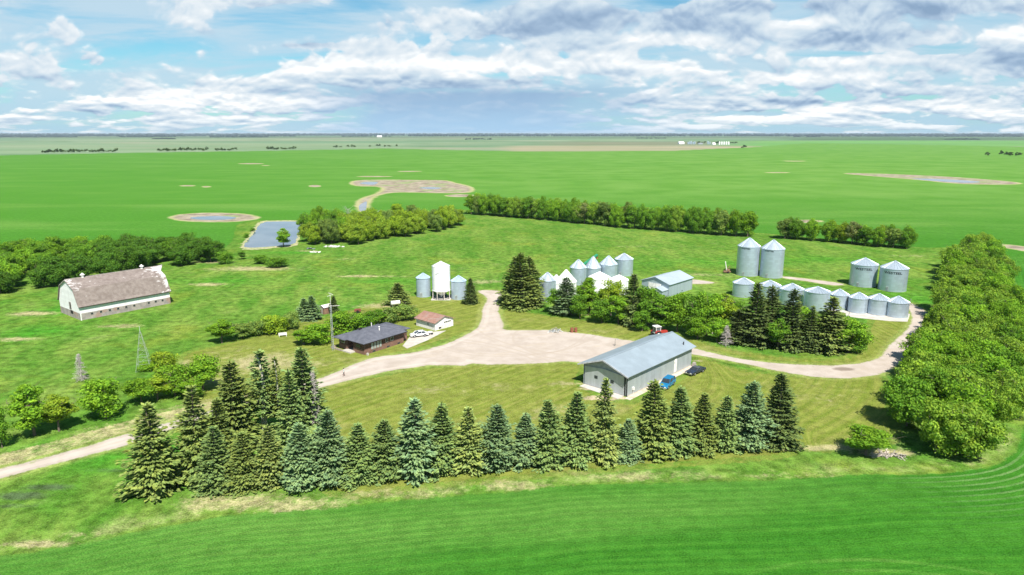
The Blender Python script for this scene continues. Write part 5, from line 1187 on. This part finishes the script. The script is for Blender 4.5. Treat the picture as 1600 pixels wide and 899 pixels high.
for x, b, t, wd, c, pr, lab in cl: spruce(x, b, t, wd, c, lab, 'spruce cluster beside the lane', pr)
mid = [(804, 482, 400, 46, OLIVE, 0, 'left spruce of the tall clump of three beside the gravel lane'), (816, 487, 394, 48, OLIVE, 6, 'middle spruce of the tall clump of three beside the gravel lane'), (829, 482, 399, 46, OLIVE, 1, 'right spruce of the tall clump of three beside the gravel lane'),
       (885, 496, 433, 48, BLUE, 2, 'broad blue-green spruce at the left end of the middle grove'), (988, 511, 428, 38, DKG, 3, 'ragged dark spruce in the middle grove in front of the steel shed'), (1176, 544, 442, 52, DKG, 0, 'dark spruce in the right grove, left of the main four'), (1201, 540, 445, 44, DKG, 1, 'dark spruce in the right grove, second of the main four'),
       (1234, 551, 451, 50, DKG, 6, 'dark spruce in the right grove, third of the main four'), (1291, 556, 464, 54, OLIVE, 3, 'ragged spruce in the right grove, right of the main four'), (1151, 541, 484, 40, DKG, 2, 'low dark spruce at the left foot of the right grove'), (1262, 553, 478, 36, DKG, 0, 'shorter dark spruce between the third and the right grove spruce'),
       (736, 478, 434, 22, DKG, 1, 'small dark spruce right of the grey bins'), (622, 479, 442, 36, OLIVE, 5, 'broad rounded spruce left of the grey bins'), (477, 502, 466, 26, BLUE, 5, 'left one of the small spruce pair by the garden'), (489, 503, 462, 26, BLUE, 5, 'right one of the small spruce pair by the garden'), (522, 492, 462, 16, DKG, 1, 'small narrow spruce behind the antenna tower')]
for x, b, t, wd, c, pr, lab in mid: spruce(x, b, t, wd, c, lab, 'spruces inside the yard', pr)

def dead_tree(px, pb, pt, r, label, spread=True, name='dead_tree'):
    X, Y = gp(px, pb); h = zat(X, Y, pt); q = random.Random(int(px)); root = thing(name, label, 'tree', (X, Y, 0)); root['group'] = 'dead trees'
    MB().tube((0, 0, -.1), (0.1, 0, h), .14, .02, 6).build('trunk', PALEBARK, root)
    b = MB(); grey = weathered('dead_grey_twigs', (0.40, 0.36, 0.34), 0.95, var=.25, scale=4)
    n = 170 if spread else 40
    for k in range(n):
        f = q.random()**(.8 if spread else .4); z = h*(.06+.9*f) if spread else h*(.4+.55*f); t = q.random()*6.28
        L = r*(1-f)**.8*q.uniform(.6, 1.1)+.1 if spread else r*q.uniform(.4, 1)
        e = Vector((L*math.cos(t), L*math.sin(t), z-.15*L if spread else z+L*.8)); b.tube((0, 0, z), tuple(e), .035, .012, 4)
        for _ in range(5):
            a = Vector((0, 0, z)).lerp(e, q.uniform(.3, 1)); b.tube(tuple(a), tuple(a+Vector((q.uniform(-.4, .4), q.uniform(-.4, .4), q.uniform(-.25, .2)))), .022, .01, 3)
    b.build('branches', grey, root, fix=False)
dead_tree(128, 595, 552, 1.6, 'small bare grey dead spruce standing in the left pasture')
dead_tree(1113, 522, 478, 1.9, 'bare white-trunked dead tree in front of the middle grove', False)
dead_tree(496, 690, 575, 1.6, 'bare grey dead spruce at the right side of the spruce cluster')
dead_tree(1134, 541, 508, 2.2, 'bushy bare grey shrub left of the right grove spruces')
dead_tree(588, 357, 332, 3.0, 'bare grey tree among the trees behind the pond', False)
dead_tree(545, 358, 326, 3.2, 'grey leafless tree at the back of the pond trees', False)

GY = (0.260, 0.370, 0.055)
GB = (0.205, 0.330, 0.052)
G1, G2, G3, G4, G5 = (0.185, 0.340, 0.038), (0.140, 0.280, 0.038), (0.245, 0.355, 0.042), (0.185, 0.275, 0.080), (0.095, 0.205, 0.034)
GN = {G1: 'bright green', G2: 'mid-green', G3: 'yellow-green', G4: 'greyish green', G5: 'dark green'}
def leafy(px, pb, pt, wpx, col, label, group, proto=None, name='leafy_tree', cat='tree'):
    X, Y = gp(px, pb); w_ = wpx*mpp(X, Y)*1.15; X, Y = back(X, Y, w_*0.15); h = zat(X, Y, pt)
    j = random.choice([0, 1, 2, 3, 6]) if proto is None else proto
    jit = random.uniform(.88, 1.12)
    return plant(name, label, cat, X, Y, h, w_, DEC[j], DET[j], tuple(v*jit for v in col), group)
lane = [(4, 702, 628, 34, G2), (55, 684, 588, 52, G1), (93, 677, 612, 50, G3), (166, 658, 582, 64, G1), (222, 634, 584, 48, G1), (247, 628, 583, 46, G3), (274, 621, 564, 52, G1), (318, 614, 549, 56, G1), (258, 596, 545, 46, G3), (298, 627, 590, 40, G1)]
for i, (x, b, t, wd, c) in enumerate(lane):
    spot = '%s leafy tree, %s from the left along the upper side of the lane' % (GN[c], ORD[i]) if i < 8 else ['yellow-green leafy tree right behind the windmill tower', 'small leafy tree behind the last big lane tree'][i-8]
    leafy(x, b, t, wd, c, spot, 'leafy trees along the lane', [0, 3, 1, 0, 2, 1, 0, 2, 6, 1][i])
hedge = [(347, 538, 497, 40, G1, 'round bright green tree at the left end of the garden hedge'), (379, 530, 502, 34, G4, 'greyish flowering bush second in the garden hedge'), (404, 526, 500, 34, G4, 'greyish flowering bush third in the garden hedge'), (430, 523, 492, 40, G3, 'yellow-green bush fourth in the garden hedge'), (456, 515, 487, 30, G4, 'grey-green bush right end of the garden hedge by the spruce pair'),
         (475, 540, 512, 34, G1, 'low green bush at the left end of the bushes behind the house'), (503, 540, 501, 42, G1, 'green bush left of the antenna tower'), (535, 528, 482, 50, G1, 'large green bush directly behind the antenna tower'), (562, 521, 489, 42, G2, 'green bush behind the middle of the house roof'),
         (586, 513, 482, 36, G2, 'green bush behind the house chimney pipe'), (609, 507, 479, 36, G4, 'grey-green bush behind the right end of the house'), (634, 501, 474, 38, G4, 'grey-green bush between the rounded spruce and the garage'), (487, 522, 505, 26, G3, 'low yellow-green bush at the garden edge')]
for x, b, t, wd, c, lab in hedge: leafy(x, b, t, wd, c, lab, 'garden bushes near the house', random.choice([4, 4, 1]) if b-t < 36 else random.choice([0, 1]), 'bush', 'bush')
grove = [(868, 491, 447, 32, G2, 'leafy tree squeezed between the spruce clump and the blue-green spruce'), (921, 492, 424, 36, G1, 'upright bright green tree right of the broad blue-green spruce'), (906, 500, 455, 30, G2, 'low leafy tree behind the broad blue-green spruce'), (954, 497, 431, 42, G3, 'yellowish tree in the middle of the grove'),
         (940, 506, 462, 38, G2, 'mid-green tree in front of the yellowish one'), (966, 508, 455, 36, G1, 'leafy tree left of the ragged dark spruce'), (1013, 513, 438, 44, G2, 'leafy tree right of the ragged dark spruce'), (1032, 518, 452, 42, G2, 'leafy tree behind the red tractor'), (1058, 521, 449, 46, G1, 'leafy tree in front of the steel shed corner'),
         (1084, 526, 452, 44, G2, 'leafy tree left of the bare white trunk'), (1104, 527, 448, 46, G1, 'leafy tree right behind the bare white trunk'), (1128, 524, 449, 44, G3, 'light green tree in front of the leftmost short bin'), (1090, 532, 488, 34, G1, 'low bush at the foot of the grove left of the bare trunk'), (1120, 537, 492, 36, G1, 'low bush at the foot of the grove right of the bare trunk'),
         (1146, 520, 462, 34, G2, 'leafy tree left of the right grove spruces'), (1003, 519, 480, 30, G2, 'low leafy bush in the grove near the tractor'), (1255, 530, 474, 40, G1, 'light green tree behind the right grove spruces'), (1325, 553, 488, 52, G1, 'round green tree at the right end of the right grove'), (1300, 545, 480, 40, G2, 'green tree behind the last ragged spruce of the right grove'), (1339, 554, 508, 34, G2, 'low green bush at the right tip of the right grove'), (1215, 548, 490, 34, G2, 'low leafy bush between the right grove spruces')]
for x, b, t, wd, c, lab in grove: leafy(x, b, t, wd, c, lab, 'leafy trees of the yard groves')
misc = [(443, 387, 352, 22, G1, 'single green tree standing at the front shore of the pond', 3, 'leafy_tree', 'tree'), (378, 406, 391, 12, G5, 'small dark bush alone left of the pond reeds', 1, 'bush', 'bush'), (408, 413, 398, 26, G2, 'low bush left of two below the pond', 4, 'bush', 'bush'), (434, 419, 402, 34, G2, 'low spreading bush right of two below the pond', 4, 'bush', 'bush'),
        (1352, 716, 664, 66, G1, 'round free-standing bush at the foot of the right windbreak', 1, 'bush', 'bush'), (235, 580, 566, 34, G1, 'low bush at the foot of the windmill tower', 4, 'bush', 'bush'), (395, 362, 356, 8, G2, 'tiny bush on the left pond bank', 4, 'bush', 'bush'), (385, 372, 364, 8, G2, 'small bush low on the left pond bank', 4, 'bush', 'bush')]
for x, b, t, wd, c, lab, pr, nm, ct in misc: leafy(x, b, t, wd, c, lab, 'single bushes and trees', pr, nm, ct)

def fill(poly, step, hr, wr, cols, label, group, seed, protos=(0, 1, 2, 3, 6), greyp=0.0, hfun=None, inset=0.0):
    q = random.Random(seed); lo, hi = poly.min(0), poly.max(0); n = 0; y = lo[1]; k = 0
    while y < hi[1]:
        x = lo[0]+(k % 2)*step/2
        while x < hi[0]:
            p = np.array([[x+q.uniform(-.32, .32)*step, y+q.uniform(-.32, .32)*step]])
            if sdpoly(p, poly)[0] > inset:
                c = cols(p[0], q) if callable(cols) else q.choice(cols)
                h = q.uniform(*hr)*(hfun(p[0]) if hfun else 1); j = q.choice(protos)
                if q.random() < greyp: c = (0.20, 0.235, 0.105); j = 5
                jit = q.uniform(.85, 1.15); random.seed(seed*1000+n)
                plant('leafy_tree', label, 'tree', p[0][0], p[0][1], h, q.uniform(*wr), DEC[j], DET[j], tuple(v*jit for v in c), group); n += 1
            x += step
        y += step*.87; k += 1
    return n
WB = smooth_poly(gpoly([(1416, 694), (1408, 650), (1420, 606), (1446, 560), (1458, 522), (1470, 482), (1482, 442), (1490, 414), (1522, 400), (1552, 404), (1570, 440), (1578, 490), (1582, 560), (1580, 630), (1578, 680), (1556, 714), (1500, 722), (1446, 718)]), 3)
N1 = fill(WB, 6.6, (8.0, 10.4), (9.4, 11.6), [G1, GB, G1, GB, G2, GB], 'leafy tree in the dense belt along the right edge of the yard', 'windbreak belt on the right', 5, hfun=lambda p: 1.0+0.22*min(1, max(0, (p[1]-120)/130)), greyp=.0, inset=.2, protos=(7, 8, 9))
def along(pts_px, step, offs, hr, wr, cols, label, group, seed, greyp=.0):
    q = random.Random(seed); P = [Vector(gp(*p)) for p in pts_px]; n = 0
    for o_ in offs:
        for a, b in zip(P, P[1:]):
            L = (b-a).length; m_ = max(1, int(L/step)); nrm = Vector((-(b-a).y, (b-a).x)).normalized()
            if nrm.y < 0: nrm = -nrm
            for i in range(m_):
                p = a.lerp(b, (i+q.uniform(.2, .8))/m_)+nrm*(o_+q.uniform(-.8, .8)); c = q.choice(cols); j = q.choice([9, 6, 9, 8])
                if q.random() < greyp: c = (0.20, .235, .105); j = 5
                random.seed(seed*1000+n); jit = q.uniform(.82, 1.15)
                plant('leafy_tree', label, 'tree', p.x, p.y, q.uniform(*hr), q.uniform(*wr), DEC[j], DET[j], tuple(v*jit for v in c), group); n += 1
    return n
N2 = along([(728, 335), (856, 345), (962, 356), (1137, 370), (1188, 372)], 5.7, (2.0, 6.5), (12.6, 15.4), (8.8, 10.6), [G1, G1, G2, G4, GB, G2], 'leafy tree in the long straight windbreak row behind the pasture', 'long back windbreak', 8, .06)
N3 = along([(1215, 373), (1300, 380), (1360, 386), (1424, 391)], 5.0, (2.0, 6.0), (9.6, 12.0), (8.4, 9.8), [G1, G4, G2, G3, G2], 'leafy tree in the shorter windbreak row right of the gap', 'short back windbreak', 9, .05)
N4 = fill(smooth_poly(gpoly([(-60, 474), (0, 459), (85, 449), (180, 430), (250, 420), (322, 412), (338, 402), (300, 394), (200, 394), (100, 400), (0, 407), (-60, 410)]), 3), 9.7, (8.0, 10.6), (11.4, 14.0),
          lambda p, q: q.choice([G5, G5, G2, G5, G5]) if p[0] > -165 else q.choice([G2, G2, G1, G2]), 'leafy tree in the dense grove behind the old barn', 'grove behind the barn', 12, greyp=.0, protos=(7, 8, 9))
N5 = fill(smooth_poly(gpoly([(480, 386), (514, 384), (557, 383), (625, 375), (714, 358), (706, 350), (640, 352), (580, 355), (540, 357), (500, 358), (474, 370)]), 3), 9.0, (9.8, 14.2), (10.0, 12.6),
          lambda p, q: q.choice([G1, G2, G2]) if proj(p[0], p[1], 0)[0] < 535 and proj(p[0], p[1], 0)[1] < 376 else q.choice([G3, G3, GY, G4, GY]), 'leafy tree in the thicket right of the pond', 'thicket beside the pond', 14, greyp=.0, protos=(7, 8, 9))
leafy(352, 413, 392, 26, G2, 'low dark tree trailing off the right end of the barn grove', 'grove behind the barn', 4)

# ------------------------------------------------------------------ far plain: field-edge trees, farmyard, horizon woods
FART = [leafy_mesh(70+i, 9, 3.6, .05, 9, 34, 1.25, 1, .8) for i in range(3)]
def far_tree(px, pb, h, wd, label, group, col=(0.055, 0.10, 0.028)):
    X, Y = gp(px, pb); o = bpy.data.objects.new('distant_tree', random.choice(FART)); COL.objects.link(o)
    o.location = (X, Y, 0); o.rotation_euler = (0, 0, random.random()*6.28); o.scale = (wd/7.2, wd/7.2, h/9); o.color = col+(1,)
    tag(o, label, 'tree', group)
random.seed(99)
lab = 'small distant tree in the broken line along the far edge of the crop field'
for x0, x1, y0, y1, n in ((66, 135, 239.5, 238.5, 16), (140, 182, 238.5, 238.3, 9), (246, 325, 237.5, 236, 20), (336, 370, 236.2, 235.6, 9), (418, 462, 234.6, 233.6, 11), (518, 560, 231.2, 230.6, 6), (578, 622, 230.3, 229.6, 6)):
    for i in range(n):
        far_tree(x0+(x1-x0)*(i+random.random())/n, y0+(y1-y0)*i/n+random.uniform(-.25, .25), random.uniform(6, 13), random.uniform(10, 18), lab, 'distant trees at the field edge', random.choice([(0.055, 0.10, 0.03), (0.095, 0.155, 0.055), (0.08, 0.13, 0.045)]))
for i, x in enumerate((1542, 1563, 1571, 1576, 1580, 1589, 1593)):
    far_tree(x, 244.4+.04*i, 10+random.uniform(-1, 4), 11, 'dark distant tree in the small group at the right field edge' if i else 'dark distant tree standing alone left of the small group', 'distant trees at the right')
far_tree(1163, 231.6, 12, 18, 'lone dark distant tree right of the far farmyard', None)
far_tree(1160, 232, 7, 10, 'low distant bush beside the lone dark tree', None)
def far_bin(px, pb, r, h, c, lab_, grp):
    X, Y = gp(px, pb); mb = MB(); mb.lathe([(r, -.1), (r, h*.78), (.3, h), (.01, h)], 14)
    o = mb.build('distant_bin', c, None, (X, Y, 0), smooth=False); tag(o, lab_, 'grain bin', grp)
for i in range(5): far_bin(1124.0+i*3.6, 226.4, 3.2, 14, BINWHITE, 'white silo in the group of five at the far farmyard', 'five far white silos')
for i, x in enumerate((1075, 1077.5, 1080, 1083, 1085.5, 1106, 1109)): far_bin(x, 225.6, 3.4, 11+(i % 3)*2, BINW, 'grey silo at the distant farmyard, left of the white five', 'far grey silos')
def far_shed(px, pb, l, w_, h, zr, mat, lab_):
    X, Y = gp(px, pb); mb = MB(); mb.prism([(-w_/2, -.1), (-w_/2, h), (0, zr), (w_/2, h), (w_/2, -.1)], -l/2, l/2, 'x')
    o = mb.build('distant_shed', mat, None, (X, Y, 0), (0, 0, R(10))); tag(o, lab_, 'shed')
far_shed(1064, 225.3, 26, 18, 6, 11, BINWHITE, 'white domed shed at the left end of the far farmyard'); far_shed(1115, 226.4, 14, 12, 5, 9, BINWHITE, 'white shed left of the five far silos'); far_shed(1094, 225.6, 22, 10, 4, 6, GREY_TRIM, 'low grey shed in the middle of the far farmyard')
far_shed(593, 214.6, 60, 40, 14, 20, BINWHITE, 'pale distant farm building on the plain left of centre')
for i, x in enumerate((1092, 1097, 1101, 1118, 1121, 1141, 1145, 1149)): far_tree(x, 225.2, random.uniform(9, 15), random.uniform(14, 24), 'dark tree among the buildings of the far farmyard', 'far farmyard trees')
def woods(name, label, segs, seed, col):
    q = random.Random(seed); mb = MB()
    for x0, x1, yb, hmax in segs:
        x = x0
        while x < x1:
            X, Y = gp(x, yb+q.uniform(-.25, .25)); k = mpp(X, Y); wd = q.uniform(1.5, 4.5)*k; h = hmax*q.uniform(.45, 1.0)
            if q.random() < .88:
                n = 7; dp = wd*.6+20
                mb.lathe([(.5, 0)]+[(.5, 0)], 3) if False else None
                b = len(mb.v)
                for (f, zz) in ((1.0, 0), (.95, .45), (.7, .8), (.25, 1.0)):
                    for i in range(n):
                        t = 2*PI*i/n; rr_ = q.uniform(.85, 1.12); mb.v.append((X+wd*.62*f*rr_*math.cos(t), Y+dp*f*rr_*math.sin(t), h*zz*rr_))
                for lv in range(3):
                    for i in range(n): mb.f.append((b+lv*n+i, b+lv*n+(i+1) % n, b+(lv+1)*n+(i+1) % n, b+(lv+1)*n+i))
                mb.f.append(tuple(b+3*n+i for i in range(n)))
            x += wd/k*q.uniform(.5, .95)
    o = mb.build(name, col, None, fix=False); tag(o, label, 'woods', None, 'stuff')
FARW = weathered('far_foliage', (0.018, 0.034, 0.028), .95, var=.35, scale=.01, spec=.1)
woods('horizon_woods', 'dark line of woods along the far horizon', [(-900, 2500, 210.9, 48), (-900, 2500, 209.7, 52), (-900, 2500, 212.0, 42), (-900, 460, 213.2, 26), (640, 1300, 213.0, 32), (1350, 2400, 213.0, 34)], 3, FARW)
woods('far_woods', 'scattered dark woods on the plain below the horizon', [(188, 275, 214.2, 20), (330, 420, 214.6, 16), (-200, 120, 214.6, 14), (535, 610, 213.6, 18), (728, 770, 218.0, 10), (1240, 1285, 214.2, 14), (1295, 1420, 213.4, 20), (1450, 1600, 213.8, 16), (240, 272, 217.5, 12), (995, 1040, 216.5, 8), (1480, 1530, 218.2, 9)], 4, FARW)

# ------------------------------------------------------------------ air
hz_ = MB(); hz_.box(-160000, -3000, -1.0, 160000, 80000, 60.0)
hm, g = newmat('haze'); pv = g.n.new('ShaderNodeVolumePrincipled'); pv.inputs['Color'].default_value = (0.72, 0.87, 1.0, 1); pv.inputs['Density'].default_value = 0.000030; pv.inputs['Anisotropy'].default_value = 0.0
oo = g.n.new('ShaderNodeOutputMaterial'); g.l.new(pv.outputs[0], oo.inputs['Volume'])
ho = hz_.build('haze', hm); tag(ho, kind='stuff'); ho['label'] = 'thin blue-white haze over the plain'; ho['category'] = 'haze'
print('belt trees', N1, N2, N3, N4, N5)
